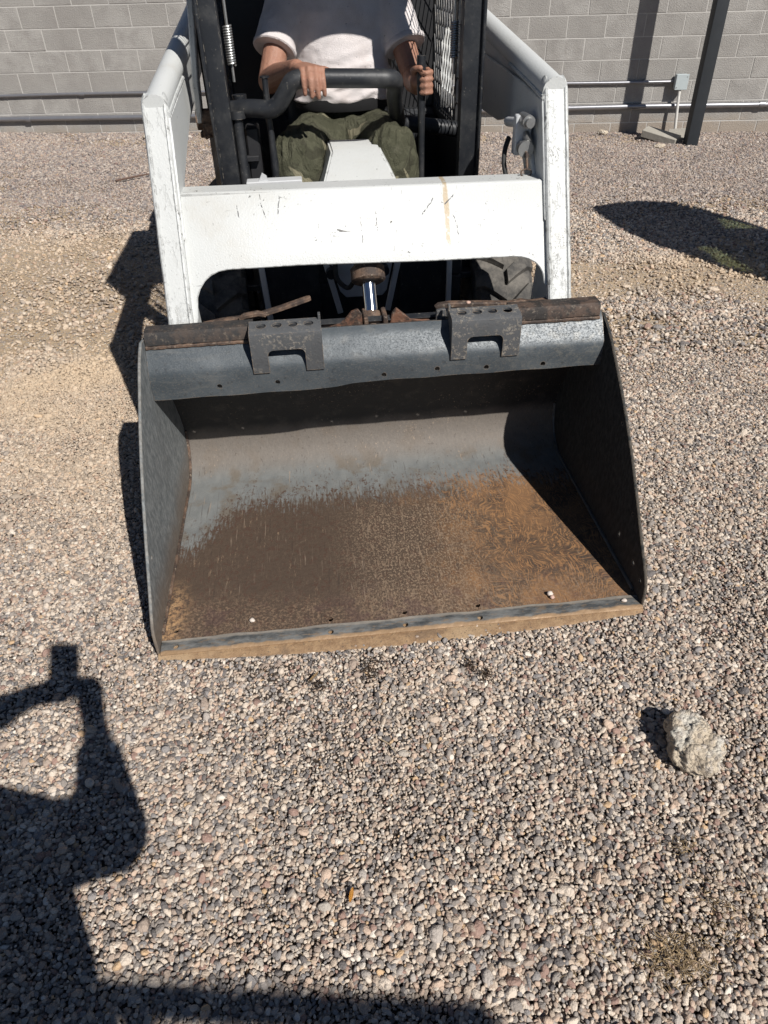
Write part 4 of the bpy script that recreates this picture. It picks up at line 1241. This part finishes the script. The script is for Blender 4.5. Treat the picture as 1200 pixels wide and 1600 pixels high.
# auxiliary coupler block on the right arm
b = BM(); box(b, (.52, 1.10, 1.085), (.575, 1.14, 1.205), .004); tube(b, bend([(.555, 1.34, 1.150), (.53, 1.24, 1.165), (.54, 1.13, 1.18)], .02), .016, 10)
cp = obj('coupler_block', b, GREYP, armR, smooth=True)
b = BM()
tube(b, [(.550, 1.13, 1.192), (.550, 1.055, 1.192)], .021, 18); tube(b, [(.550, 1.056, 1.192), (.550, 1.036, 1.192)], .014, 16); tube(b, [(.556, 1.10, 1.15), (.556, 1.06, 1.13)], .012, 10)
obj('quick_coupler', b, ZINC, armR, smooth=True)
b = BM(); tube(b, [(.545, 1.14, 1.112), (.548, 1.07, 1.112)], .022, 18); tube(b, [(.548, 1.071, 1.112), (.548, 1.055, 1.112)], .026, 20); obj('quick_coupler', b, ZINC, armR, smooth=True)
b = BM(); tube(b, [(.548, 1.054, 1.104), (.548, 1.045, 1.104), (.55, 1.03, 1.06)], .004, 6); tube(b, [(.545 + .018 * math.cos(a), 1.02, 1.048 + .012 * math.sin(a)) for a in np.linspace(0, 2 * PI, 16)], .0025, 6, caps=False)
tube(b, [(.552 + .002 * math.sin(i), 1.045 - .001 * i, 1.10 - .004 * i) for i in range(12)], .003, 5); obj('dust_cap_chain', b, RUSTB, armR, smooth=True)
b = BM(); tube(b, bend([(.515, 1.16, 1.13), (.498, 1.14, 1.10), (.492, 1.12, 1.06), (.505, 1.10, 1.00), (.52, 1.10, .92)], .04), .011, 10, rx=.7); obj('hydraulic_hose', b, HOSE, armR, smooth=True)
b = BM(); prism(b, [(1.02, 1.02), (1.04, 1.05), (1.11, 1.13), (1.16, 1.16), (1.20, 1.10), (1.11, 1.0)], 0, .583, .570, .002); obj('coupler_bracket', b, PALE, armR)

# ------------------------------------------------------------------ the operator
op = empty('person', (-.02, 2.0, .96), 'seated operator in a white t-shirt and camouflage trousers, hand on the bar', 'person', machine=True)
def finger(b, base, dirs, r_, lens):
    p = Vector(base); pr = r_
    for d, L_ in zip(dirs, lens):
        q = p + Vector(d).normalized() * L_
        capsule(b, p, pr, q, pr * .93, 10, 4); p = q; pr *= .93
SHR = Vector((-.205, 2.02, 1.50)); ELR = Vector((-.295, 1.84, 1.245)); WRR = Vector((-.185, 1.495, 1.322))
SHL = Vector((.205, 2.02, 1.50)); ELL = Vector((.285, 1.86, 1.235)); WRL = Vector((.262, 1.60, 1.235))
b = BM()
ellipsoid(b, (0, 2.0, 1.83), (.078, .098, .115))                       # skull
ellipsoid(b, (0, 1.955, 1.775), (.058, .062, .068))                     # jaw
capsule(b, (0, 2.03, 1.60), .060, (0, 2.02, 1.74), .056)
capsule(b, (0, 1.885, 1.79), .010, (0, 1.905, 1.825), .008)             # nose
for s in (-1, 1): ellipsoid(b, (s * .080, 2.01, 1.80), (.010, .020, .032), sub=2)
ellipsoid(b, (0, 1.892, 1.748), (.026, .012, .010), sub=2)              # mouth
capsule(b, (0, 2.04, 1.10), .12, (0, 2.04, 1.46), .14, flat=.75)
for S_, E_, W_ in ((SHR, ELR, WRR), (SHL, ELL, WRL)):
    capsule(b, (0, 2.03, 1.52), .06, S_, .058); capsule(b, S_, .056, E_, .046); mid = E_.lerp(W_, .33)
    capsule(b, E_, .045, mid, .047); capsule(b, mid, .047, W_, .029)
for kx in (-.205, .158):
    capsule(b, (kx * .5, 2.0, 1.01), .070, (kx, 1.57, 1.02), .045); capsule(b, (kx, 1.56, 1.03), .05, (kx, 1.44, .72), .035)
# right hand over the bar: palm, four fingers curling down in front, thumb to the side
palmc = Vector((-.128, 1.432, 1.336))
for k in range(4):
    kn = Vector((-.166 + .0225 * k, 1.392 - .006 * (k in (1, 2)), 1.331 - .004 * abs(k - 1.5)))
    capsule(b, WRR + Vector((.012 * k - .006, 0, 0)), .019, kn, .0125, 10, 4)
    ln = (.036, .042, .044, .038)[k]
    finger(b, kn, [(0.02, -.62, -.55), (.06, -.12, -1), (.04, .18, -1)], .0105, (ln, ln * .72, ln * .5))
finger(b, WRR + Vector((.035, -.03, 0)), [(.9, -.5, .05), (.9, -.35, -.05), (.8, -.35, -.25)], .0125, (.034, .032, .024))
# left hand round the right control lever
hl = Vector((.262, 1.535, 1.262))
capsule(b, WRL, .027, hl + Vector((-.008, .0, 0)), .030, flat=.8)
for k in range(4):
    kn = hl + Vector((.026, -.018, .034 - .021 * k))
    capsule(b, WRL, .016, kn, .012, 10, 4)
    finger(b, kn, [(.35, -1, -.1), (-1, -.55, -.05), (-.8, .6, 0)], .0102, (.030, .026, .018))
finger(b, hl + Vector((-.02, .0, .02)), [(-.25, -.8, .55), (.2, -.8, .25), (.5, -.5, .1)], .0125, (.03, .028, .02))
b = remesh(b, .0048, 3, .5)
body_o = obj('body', b, SKIN, op, smooth='all')
b = BM(); ellipsoid(b, (0, 2.02, 1.86), (.083, .098, .10)); obj('hair', b, HAIR, op, smooth='all')
EYEM = flat_mat('eye', (.1, .08, .07), .2)
for s in (-1, 1):
    b = BM(); ellipsoid(b, (s * .031, 1.907, 1.815), (.012, .008, .007), sub=2); obj('eye', b, EYEM, op, smooth='all')

# T-shirt
b = BM()
rings = []
def oval(b, c, rx_, ry_, n=28, tilt=0.0):
    return [b.verts.new((c[0] + rx_ * math.cos(2 * PI * j / n), c[1] + ry_ * math.sin(2 * PI * j / n), c[2] + tilt * math.sin(2 * PI * j / n))) for j in range(n)]
for c, rx_, ry_ in (((0, 1.985, 1.150), .195, .150), ((0, 1.985, 1.165), .203, .160), ((0, 1.985, 1.19), .200, .155), ((0, 1.995, 1.27), .192, .145), ((0, 2.005, 1.37), .196, .140), ((0, 2.015, 1.46), .205, .135), ((0, 2.025, 1.53), .185, .115), ((0, 2.03, 1.575), .12, .085), ((0, 2.03, 1.60), .075, .07)):
    rings.append(oval(b, c, rx_, ry_))
for A_, B_ in zip(rings, rings[1:]):
    for j in range(28): b.faces.new((A_[j], A_[(j + 1) % 28], B_[(j + 1) % 28], B_[j]))
b.faces.new(rings[0][::-1]); b.faces.new(rings[-1])
for s, S_, E_ in ((-1, SHR, ELR), (1, SHL, ELL)):
    e = S_.lerp(E_, .60) + Vector((s * .004, 0, 0))
    capsule(b, Vector((s * .10, 2.03, 1.50)), .085, S_ + Vector((0, 0, -.01)), .078, flat=.95)
    d = (e - S_).normalized()
    tube(b, [S_ + Vector((0, 0, .01)), S_.lerp(e, .5), e], [.074, .079, .082], 20)
b = remesh(b, .0085, 5, .5)
folds = [(Vector((-.10, 1.85, 1.13)), .10), (Vector((.08, 1.85, 1.16)), .09)]
for v in b.verts:
    p = v.co
    w = max(0, 1 - abs(p.z - 1.19) / .16)
    nz_ = fbm(Vector((p.x * 5, p.y * 3, p.z * 14)), 3)
    ridge = 1 - abs(mnoise.noise(Vector((p.x * 4 + p.z * 5, p.y * 3, p.z * 17 - p.x * 7)))) * 2
    k = .004 + .012 * w
    d = Vector((p.x, (p.y - 2.01) * 1.3, 0))
    if d.length > 1e-3: v.co += d.normalized() * (k * nz_ + .015 * w * ridge)
shirt = obj('t_shirt', b, SHIRT, op, smooth='all')
for s, S_, E_ in ((-1, SHR, ELR), (1, SHL, ELL)):
    e = S_.lerp(E_, .60) + Vector((s * .004, 0, 0)); d = (e - S_).normalized()
    b = BM(); pts_ = [e + d * (-.012), e + d * (-.006), e + d * .006, e + d * .010]
    tube(b, pts_, [.083, .0865, .0865, .082], 28)
    for v in b.verts: v.co += Vector((1, 1, 1)) * .002 * fbm(v.co * 12)
    obj('sleeve_hem', b, SHIRT, shirt, smooth=True)
# trousers
b = BM()
ellipsoid(b, (0, 2.00, 1.04), (.190, .165, .115))
HP = {-1: (Vector((-.095, 1.97, 1.025)), Vector((-.205, 1.545, 1.040)), Vector((-.205, 1.425, .66))), 1: (Vector((.095, 1.97, 1.025)), Vector((.158, 1.545, 1.036)), Vector((.165, 1.425, .66)))}
for s in (-1, 1):
    h_, k_n, a_ = HP[s]
    capsule(b, h_, .108, k_n, .090, flat=.92)
    capsule(b, (0, 1.95, 1.02), .095, Vector((k_n.x * .55, 1.72, 1.0)), .092)
    tube(b, [k_n + Vector((0, .01, .03)), k_n.lerp(a_, .12), k_n.lerp(a_, .35), k_n.lerp(a_, .7), a_], [.075, .098, .094, .088, .084], 20)
b = remesh(b, .0075, 5, .5)
for v in b.verts:
    p = v.co
    kn = HP[-1][1] if p.x < 0 else HP[1][1]
    dk = (p - kn).length
    rid = 1 - abs(mnoise.noise(Vector((p.x * 9, p.y * 14 + p.x * 10 * (1 if p.x > 0 else -1), p.z * 6)))) * 2.2
    rid2 = 1 - abs(mnoise.noise(Vector((p.x * 22, p.y * 6, p.z * 5 + 3)))) * 2.2
    q = p - kn
    w = min(1, max(0, (1.06 - p.z) / .08))
    # folds fan out from behind the knee and the crotch, then run down the shin
    fan = 1 - abs(mnoise.noise(Vector((math.atan2(q.x, abs(q.y) + .12) * 5.5 + (3 if p.x > 0 else 0), q.length * 7, 1.7)))) * 2.6
    down = 1 - abs(mnoise.noise(Vector((p.x * 26 + p.z * 5, p.y * 9, p.z * 4.5)))) * 2.6
    zig = 1 - abs(mnoise.noise(Vector((p.x * 8, p.y * 8, p.z * 24 + p.x * 12)))) * 2.4
    v.co += v.normal * (.005 * fbm(p * 8) + .007 * (fan * (1 - w) + down * w) + .003 * zig)
trousers = obj('trousers', b, CAMO, op, smooth='all')
trousers['label'] = 'dusty green camouflage work trousers'
b = BM(); rg = [oval(b, (0, 1.985, z_), .196 + e, .158 + e, 32) for z_, e in ((1.125, .0), (1.13, .003), (1.165, .003), (1.17, .0))]
for A_, B_ in zip(rg, rg[1:]):
    for j in range(32): b.faces.new((A_[j], A_[(j + 1) % 32], B_[(j + 1) % 32], B_[j]))
b.faces.new(rg[0][::-1]); b.faces.new(rg[-1]); obj('belt', b, BELT, op, smooth=True)
for s in (-1, 1):
    a_ = HP[s][2]
    b = BM(); capsule(b, a_ + Vector((0, .02, .02)), .055, a_ + Vector((0, .02, -.02)), .05); capsule(b, a_ + Vector((0, .03, -.015)), .045, a_ + Vector((0, -.06, -.02)), .04, flat=.8)
    b = remesh(b, .008, 3); obj('boot', b, BOOT, op, smooth='all')

# ------------------------------------------------------------------ post, conduits and bits by the wall
def line(u0_, u1_, z_, d, n=18, sag=.004):
    return [wpt(u0_ + (u1_ - u0_) * i / n, d, z_ + sag * math.sin(i * 1.7)) for i in range(n + 1)]
conduit(line(-9, 3.33, .444, .020), .0155, 'thin grey metal conduit running level into the grey junction box', [wpt(-3.30, .020, .444), wpt(.9, .020, .444), wpt(3.02, .020, .444)])
conduit(line(-9, 9, .206, .030), .026, 'thick grey metal conduit running level low along the wall, under the thin one', [wpt(-4.0, .032, .206), wpt(1.0, .032, .206), wpt(2.2, .032, .206), wpt(4.33, .032, .206)])
jb = empty('junction_box', wpt(3.388, .05, .37), 'small pale grey junction box on the wall at the end of the thin conduit', 'junction box')
b = BM(); M = Matrix.Rotation(YAW, 4, 'Z'); M.translation = wpt(3.388, .055, .445)
box(b, (-.062, -.045, -.070), (.062, .04, .070), .012, M, 2); obj('box_body', b, BOXG, jb, smooth=True)
b = BM(); box(b, (-.066, -.052, -.074), (.066, -.0455, .074), .003, M); obj('lid', b, BOXG, jb)
for q in (-.05, .05):
    p = M @ Vector((q, -.052, q)); b = BM(); tube(b, [p, p + WN * .004], .005, 8); obj('screw', b, ZINC, jb)
t = empty('drop_conduit', wpt(3.40, .09, -.1), 'short upright conduit dropping from the junction box to the gravel', 'conduit')
b = BM(); tube(b, bend([wpt(3.388, .075, .38), wpt(3.39, .10, .25), wpt(3.41, .12, .0), wpt(3.42, .13, -.12)], .05), .016, 10); obj('pipe', b, flat_mat('white_conduit', (.62, .60, .56), .6, nz=.2), t, smooth=True)

post_o = empty('steel_post', (3.384, 8.35, -.10), 'tall square black steel post standing in the gravel before the wall', 'post')
b = BM(); box(b, (3.324, 8.29, -.25), (3.444, 8.41, 3.0), .006, seg=2); obj('shaft', b, POSTM, post_o, smooth=True)

def paver(c, rx_, ry_, rz_, label, sx=.30, sy=.20, h=.05):
    b = BM(); M = Matrix.Translation(c) @ Matrix.Rotation(rz_, 4, 'Z') @ Matrix.Rotation(rx_, 4, 'X') @ Matrix.Rotation(ry_, 4, 'Y')
    box(b, (-sx / 2, -sy / 2, -h / 2), (sx / 2, sy / 2, h / 2), .004, M)
    o = obj('concrete_paver', b, PAVER, None, origin=c); tag(o, label, 'paver'); return o
paver(Vector((3.13, 8.56, -.010)), R(6), R(10), R(-38), 'broken concrete paver lying tilted left of the black post', .38, .17, .07)
paver(Vector((3.36, 8.66, -.03)), R(12), R(-6), R(-20), 'grey concrete paver half hidden behind the foot of the black post', .22, .26)

def rock(name, c, size, label, cat, seed, m_, sub=4, amp=.3, flat=.7, parent=None):
    b = BM(); bmesh.ops.create_icosphere(b, subdivisions=sub, radius=1)
    sd = Vector((seed * 3.7, seed, seed * 9.1))
    rr = random.Random(seed); cuts = []
    for _ in range(11):
        cuts.append((Vector((rr.gauss(0, 1), rr.gauss(0, 1), rr.gauss(0, 1))).normalized(), rr.uniform(.60, .95)))
    for v in b.verts:
        d = v.co.normalized(); r_ = 1.05
        for nn, h in cuts:
            q = d.dot(nn)
            if q > .2: r_ = min(r_, h / q)
        r_ += amp * .55 * fbm(d * 2.3 + sd, 4) + amp * .22 * fbm(d * 9 + sd, 3) + amp * .10 * fbm(d * 24 + sd, 2)
        v.co = Vector((d.x * size[0], d.y * size[1], d.z * size[2])) * r_
    bmesh.ops.translate(b, verts=b.verts, vec=Vector(c))
    o = obj(name, b, m_, None, smooth='all', origin=c); tag(o, label, cat); return o
def mat_rock():
    t = NT('conglomerate_rock', .95, 0, .15)
    v = t.new('ShaderNodeTexVoronoi'); t.set(v.inputs['Vector'], t.co); v.inputs['Scale'].default_value = 95
    vc = t.sep(v.outputs['Color'])[0]
    c = t.mix(t.noise(22, 6, rough=.7), (0.52, 0.42, 0.31), (0.76, 0.66, 0.52))
    c = t.mix(t.step(t.noise(16, 3, v=t.vec(loc=(3, 3, 3))), .5, .65), c, (0.70, 0.65, 0.56))
    c = t.mix(t.math('MULTIPLY', t.step(vc, .72, .8), .55), c, t.ramp(vc, [(0, (.2, .17, .15)), (.85, (.33, .28, .24)), (.93, (.6, .55, .5))]))
    c = t.mix(t.math('MULTIPLY', t.step(t.noise(70, 4), .62, .7), .7), c, (0.16, 0.13, 0.10))
    t.col(c).bump(t.math('ADD', t.noise(75, 6, rough=.7), t.math('MULTIPLY', v.outputs['Distance'], -.7)), .011)
    return t.m
ROCK = mat_rock()
rock('rock', (.775, 1.050, .038), (.083, .083, .063), 'lumpy tan rock lying alone on the gravel', 'rock', 5, ROCK, 5, .33)
rock('rock', (2.60, 8.93, -.03), (.055, .04, .04), 'small pale rock at the foot of the wall by the shadow of the post', 'rock', 8, ROCK, 3)
rock('rock', (3.02, 8.25, -.045), (.07, .04, .025), 'small flat tan rock beside the tilted paver', 'rock', 11, ROCK, 3)
rock('rock', (-2.55, 9.02, .05), (.05, .05, .04), 'small pale rock by the wall left of the loader', 'rock', 14, ROCK, 3)
WHITEP = flat_mat('white_pebble', (.62, .54, .47), .7); PINKP = flat_mat('pink_pebble', (.50, .33, .26), .7)
for (u_, v_, r_, m_, lb) in ((.471, .075, .0095, WHITEP, 'white pebble lying in the bucket near its right front edge'), (.474, .060, .0075, PINKP, 'small pink pebble below the white one in the bucket'),
                             (-.466, .083, .0085, WHITEP, 'pale pebble lying in the left half of the bucket floor'), (.690, .016, .0085, WHITEP, 'white chip at the right end of the cutting edge')):
    rock('pebble', wor(u_, v_, .021 + r_ * .6), (r_ * 1.15, r_, r_ * .75), lb, 'pebble', int(abs(u_) * 100), m_, 2, .3)
for (u_, v_, z_, r_, lb) in ((.30, .705, .742, .008, 'pink pebble resting behind the right step bracket'), ):
    rock('pebble', wor(u_, v_, z_), (r_ * 1.2, r_, r_ * .8), lb, 'pebble', 41, PINKP, 2, .3)
for i, (u_, z_) in enumerate(((.60, .60), )): pass

# fallen leaves, twigs, dry debris
def leaf(c, L_, w, az, tilt, m_, label):
    b = BM(); N = 7; top = []; mid = []; bot = []
    for i in range(N):
        t_ = i / (N - 1); ww = w * math.sin(PI * min(1, t_ * .9 + .05)) ** .8
        x = (t_ - .5) * L_; zc = .25 * L_ * (t_ - .5) ** 2
        top.append(b.verts.new((x, ww, zc + .3 * ww))); mid.append(b.verts.new((x, 0, zc))); bot.append(b.verts.new((x, -ww, zc + .3 * ww)))
    for A_, B_ in ((top, mid), (mid, bot)):
        for i in range(N - 1): b.faces.new((A_[i], A_[i + 1], B_[i + 1], B_[i]))
    bmesh.ops.solidify(b, geom=b.faces[:], thickness=.0006)
    bmesh.ops.transform(b, matrix=Matrix.Translation(c) @ Matrix.Rotation(az, 4, 'Z') @ Matrix.Rotation(tilt, 4, 'X') @ Matrix.Rotation(-.25, 4, 'Y'), verts=b.verts)
    o = obj('fallen_leaf', b, m_, None, smooth=True, origin=c); tag(o, label, 'leaf'); return o
LEAFO = flat_mat('orange_leaf', (.62, .30, .045), .6); LEAFT = flat_mat('tan_leaf', (.40, .27, .14), .7); LEAFD = flat_mat('dark_wet_leaf', (.055, .035, .02), .6, nz=.5)
leaf(Vector((-.098, .715, .012)), .030, .0048, R(82), .3, LEAFO, 'small orange leaf on the gravel below the bucket')
leaf(Vector((-.215, 1.318, .014)), .040, .004, R(48), .2, LEAFT, 'curled tan leaf on the gravel just before the cutting edge')
leaf(Vector((.19, .90, .012)), .035, .003, R(-20), .2, LEAFT, 'thin straw coloured leaf on the open gravel in the middle')
def twig(p0, p1, r_, label, m_=None):
    p0 = Vector(p0); p1 = Vector(p1); b = BM(); mid = p0.lerp(p1, .5) + Vector((.004, .003, .003))
    tube(b, [p0, mid, p1], [r_, r_ * .9, r_ * .5], 6)
    o = obj('twig', b, m_ or TWIG, None, smooth=True, origin=p0); tag(o, label, 'twig'); return o
TWIG = flat_mat('dry_twig', (.44, .34, .22), .8); TWIGD = flat_mat('brown_twig', (.12, .07, .05), .8)
twig((-.028, 1.107, .013), (.012, 1.064, .012), .0016, 'short straw twig lying on the gravel below the bucket')
twig((.215, .715, .012), (.275, .70, .014), .0014, 'thin pale twig on the gravel in the lower right')
twig((.42, .58, .012), (.455, .545, .012), .0014, 'tiny dry twig near the patch of dry grass')
twig((-2.36, 7.05, .05), (-2.02, 7.30, .055), .009, 'thin brown stick on the gravel left of the lift arm', TWIGD)
twig((.45, 1.22, .012), (.49, 1.19, .012), .0014, 'straw twig on the gravel right below the cutting edge')
def debris(name, spots, m_, kind_label, ln=(.008, .022), rr_=.0012, seed=3, zr=(.004, .018)):
    q = random.Random(seed); b = BM()
    for (x, y, sx, sy, n_) in spots:
        for _ in range(n_):
            px_ = q.gauss(x, sx); py_ = q.gauss(y, sy); a = q.uniform(0, 2 * PI); L_ = q.uniform(*ln); z_ = q.uniform(*zr)
            p = Vector((px_, py_, z_)); d = Vector((math.cos(a), math.sin(a), q.uniform(-.3, .5))) * L_
            tube(b, [p, p + d * .5 + Vector((0, 0, L_ * .12)), p + d], [rr_, rr_ * .9, rr_ * .4], 3, caps=False)
    o = obj(name, b, m_, None); o['kind'] = 'stuff'; return o
debris('dry_grass', [(.575, .572, .040, .026, 520), (.70, .66, .05, .05, 170), (.66, .80, .03, .02, 60), (.42, .62, .09, .05, 90)], flat_mat('dry_grass', (.30, .215, .12), .9), '', (.006, .018), .0009)
debris('dark_plant_debris', [(-.061, 1.335, .012, .022, 70), (-.20, 1.295, .014, .008, 40), (.278, 1.31, .014, .014, 50), (.235, 1.345, .010, .008, 30), (-.37, 1.35, .03, .01, 16), (.0, 1.37, .02, .006, 20)], LEAFD, '', (.005, .013), .0018, 5)
debris('straw_litter', [(0, .9, .5, .3, 90), (-.6, 1.2, .4, .5, 40), (1.1, 1.6, .4, .6, 60)], TWIG, '', (.008, .022), .0007, 9, (.008, .014))

# ------------------------------------------------------------------ what casts the shadows in the picture: the parasol to the right, the steel frame and the photographer behind the lens
um = empty('parasol', (3.95, 2.75, 0), 'dark parasol with sheer green panels standing off to the right', 'parasol')
out_ = [(3.10, 4.02), (3.28, 4.10), (3.429, 4.132), (3.60, 4.140), (3.762, 4.101), (3.87, 4.02), (3.952, 3.912), (4.093, 3.634), (4.21, 3.347), (4.36, 2.9), (4.42, 2.4), (4.38, 1.9), (4.25, 1.62), (4.08, 1.68), (3.90, 1.98), (3.75, 2.30), (3.617, 2.48), (3.494, 2.69), (3.332, 2.965), (3.19, 3.297), (3.13, 3.56), (3.09, 3.80)]
KS = Vector((SUN.x / SUN.z, SUN.y / SUN.z, 1))
def lift(x, y):
    d = math.hypot((x - 3.8) / .75, (y - 2.9) / 1.35)
    return .16 * (1 - min(1, d) ** 2)
def up_(x, y): return Vector((x, y, 2.3)) + KS * lift(x, y)
b = BM(); prism(b, out_, 2, 2.29, 2.30)
cut = BM()
greens = [[(4.090, 3.600), (4.105, 3.342), (4.23, 3.250), (4.160, 3.470)], [(3.574, 3.005), (3.626, 2.99), (3.690, 2.790), (3.742, 2.420), (3.650, 2.530), (3.606, 2.590), (3.590, 2.80)]]
greens = [[(3.961, 3.648), (3.934, 3.36), (4.15, 3.334), (4.080, 3.510)], [(3.572, 2.973), (3.658, 2.979), (3.716, 2.786), (3.730, 2.438), (3.646, 2.529), (3.600, 2.590), (3.580, 2.737)]]
for gq in greens: prism(cut, gq, 2, 2.2, 2.4)
b = bool_cut(b, cut)
bmesh.ops.triangulate(b, faces=b.faces[:])
canopy = obj('canopy', b, flat_mat('dark_canvas', (.02, .025, .02), .9), um)
t = NT('sheer_green_cloth', .9)
tr = t.new('ShaderNodeBsdfTransparent'); tr.inputs[0].default_value = (.17, .22, .12, 1)
mx = t.new('ShaderNodeMixShader'); mx.inputs[0].default_value = .92
t.set(mx.inputs[1], t.b.outputs[0]); t.set(mx.inputs[2], tr.outputs[0]); t.b.inputs['Base Color'].default_value = (.08, .14, .05, 1)
t.set(t.t.nodes['Material Output'].inputs[0], mx.outputs[0])
for gq in greens:
    b = BM(); b.faces.new([b.verts.new((x, y, 2.295)) for x, y in gq]); obj('sheer_panel', b, t.m, canopy)
b = BM(); tube(b, [(3.95, 2.75, -.02), (3.95, 2.75, 2.34)], .019, 12); obj('pole', b, ZINC, um, smooth=True)
b = BM(); tube(b, [(3.95, 2.75, -.02), (3.95, 2.75, .05), (3.95, 2.75, .06)], [.22, .22, .05], 24); obj('parasol_foot', b, PAVER, um, smooth=True)
b = BM()
for i in range(0, len(out_), 3):
    tube(b, [(3.95, 2.75, 2.20), (out_[i][0] * .97 + 3.95 * .03, out_[i][1] * .97 + 2.75 * .03, 2.284)], .004, 5)
o = obj('ribs', b, ZINC, um)

fr = empty('unseen_beam_frame', (1.2, -1.56, 0), 'unseen black steel beam on posts, added behind the photographer for its bar shadow', 'beam frame')  # unseen beam on posts, added to cast the long bar shadow
b = BM(); tube(b, [(.55, -1.52, 2.40), (1.56, -1.60, 2.40)], .032, 14); obj('crossbar', b, POSTM, fr, smooth=True)
for q in ((1.56, -1.60), (.86, -1.545)):
    b = BM(); tube(b, [(q[0], q[1], -.02), (q[0], q[1], 2.40)], .030, 12); obj('upright', b, POSTM, fr, smooth=True)

ph = BM()
Mp = Matrix((cx, cy, -cf)).transposed().to_4x4(); Mp.translation = Vector((0, 0, EYE)) - cf * .020
box(ph, (-.045, -.105, -.005), (.045, .056, .005), .004, Mp, 2)
# the loader side of the phone is behind the lens, nothing of it is in view
o = obj('phone', ph, flat_mat('phone_shell', (.03, .03, .035), .3), None, smooth=True, origin=Vector((0, 0, EYE)) - cf * .02); tag(o, 'black phone held up in both hands', 'phone')

pg = empty('person', (-.24, -.34, 0), 'photographer standing with both arms raised, casting the shadow on the left', 'person')
PX = -.200; PY = -.335
b = BM()
ellipsoid(b, (PX - .03, PY + .03, 1.76), (.078, .098, .12)); ellipsoid(b, (PX - .03, PY + .075, 1.70), (.058, .06, .065))
capsule(b, (PX - .02, PY, 1.50), .062, (PX - .03, PY + .02, 1.68), .056)
capsule(b, (PX - .03, PY + .14, 1.725), .009, (PX - .03, PY + .125, 1.755), .007)
for s_ in (-1, 1): ellipsoid(b, (PX - .03 + s_ * .08, PY + .03, 1.74), (.010, .02, .032), sub=2)
S1 = Vector((-.02, -.345, 1.385)); E1 = Vector((.058, -.205, 1.262)); W1 = Vector((.062, -.095, 1.50))
S0 = Vector((-.42, -.335, 1.40)); E0 = Vector((-.44, -.01, 1.335)); W0 = Vector((-.115, -.045, 1.545))
for S_, E_, W_ in ((S1, E1, W1), (S0, E0, W0)):
    capsule(b, (PX, PY, 1.43), .07, S_, .060); capsule(b, S_, .060, E_, .050); capsule(b, E_, .050, W_, .034)
capsule(b, W1, .034, (.055, -.045, 1.565), .040, flat=.8); capsule(b, W0, .034, (-.045, -.045, 1.565), .040, flat=.8)
for k in range(4):
    capsule(b, (.056, -.040, 1.60 - .024 * k), .013, (.024, -.052, 1.60 - .024 * k), .011, 8, 3)
    capsule(b, (-.052, -.040, 1.60 - .024 * k), .013, (-.022, -.052, 1.60 - .024 * k), .011, 8, 3)
capsule(b, (.055, -.055, 1.55), .014, (.025, -.065, 1.575), .012, 8, 3); capsule(b, (-.055, -.055, 1.55), .014, (-.025, -.065, 1.575), .012, 8, 3)
capsule(b, (PX, PY, 1.0), .13, (PX, PY, 1.38), .15, flat=.8)
for s_ in (-1, 1): capsule(b, (PX + s_ * .09, PY, .95), .085, (PX + s_ * .11, PY + .02, .50), .055); capsule(b, (PX + s_ * .11, PY + .02, .50), .052, (PX + s_ * .12, PY - .01, .08), .038)
b = remesh(b, .009, 3); obj('body', b, SKIN, pg, smooth='all')
b = BM(); capsule(b, (PX, PY, 1.03), .185, (PX, PY, 1.30), .195, flat=.8, ref=Vector((0, 1, 0)))
capsule(b, (PX + .02, PY - .02, 1.485), .085, (PX + .16, PY, 1.41), .080)
capsule(b, (PX, PY, 1.42), .085, (PX + .16, PY, 1.38), .075)
for S_, E_, W_ in ((S1, E1, W1), (S0, E0, W0)): capsule(b, (PX, PY, 1.38), .09, S_, .080); capsule(b, S_, .092, E_, .086)
capsule(b, E1, .084, E1.lerp(W1, .62), .060); capsule(b, E0, .062, E0.lerp(W0, .7), .046)
b = remesh(b, .011, 4); obj('shirt', b, flat_mat('blue_cotton', (.08, .1, .16), .9), pg, smooth='all')
b = BM(); ellipsoid(b, (PX, PY, .97), (.18, .14, .12))
for s_ in (-1, 1): capsule(b, (PX + s_ * .085, PY, .93), .10, (PX + s_ * .11, PY + .02, .50), .075); capsule(b, (PX + s_ * .11, PY + .02, .50), .072, (PX + s_ * .12, PY - .01, .10), .065)
b = remesh(b, .011, 4); obj('trousers', b, flat_mat('denim', (.05, .07, .12), .9), pg, smooth='all')
for s_ in (-1, 1):
    b = BM(); capsule(b, (PX + s_ * .12, PY - .05, .045), .045, (PX + s_ * .13, PY + .11, .04), .042, flat=.8); obj('boot', b, BOOT, pg, smooth='all')
b = BM(); ellipsoid(b, (PX - .03, PY + .015, 1.79), (.084, .10, .10)); obj('hair', b, HAIR, pg, smooth='all')
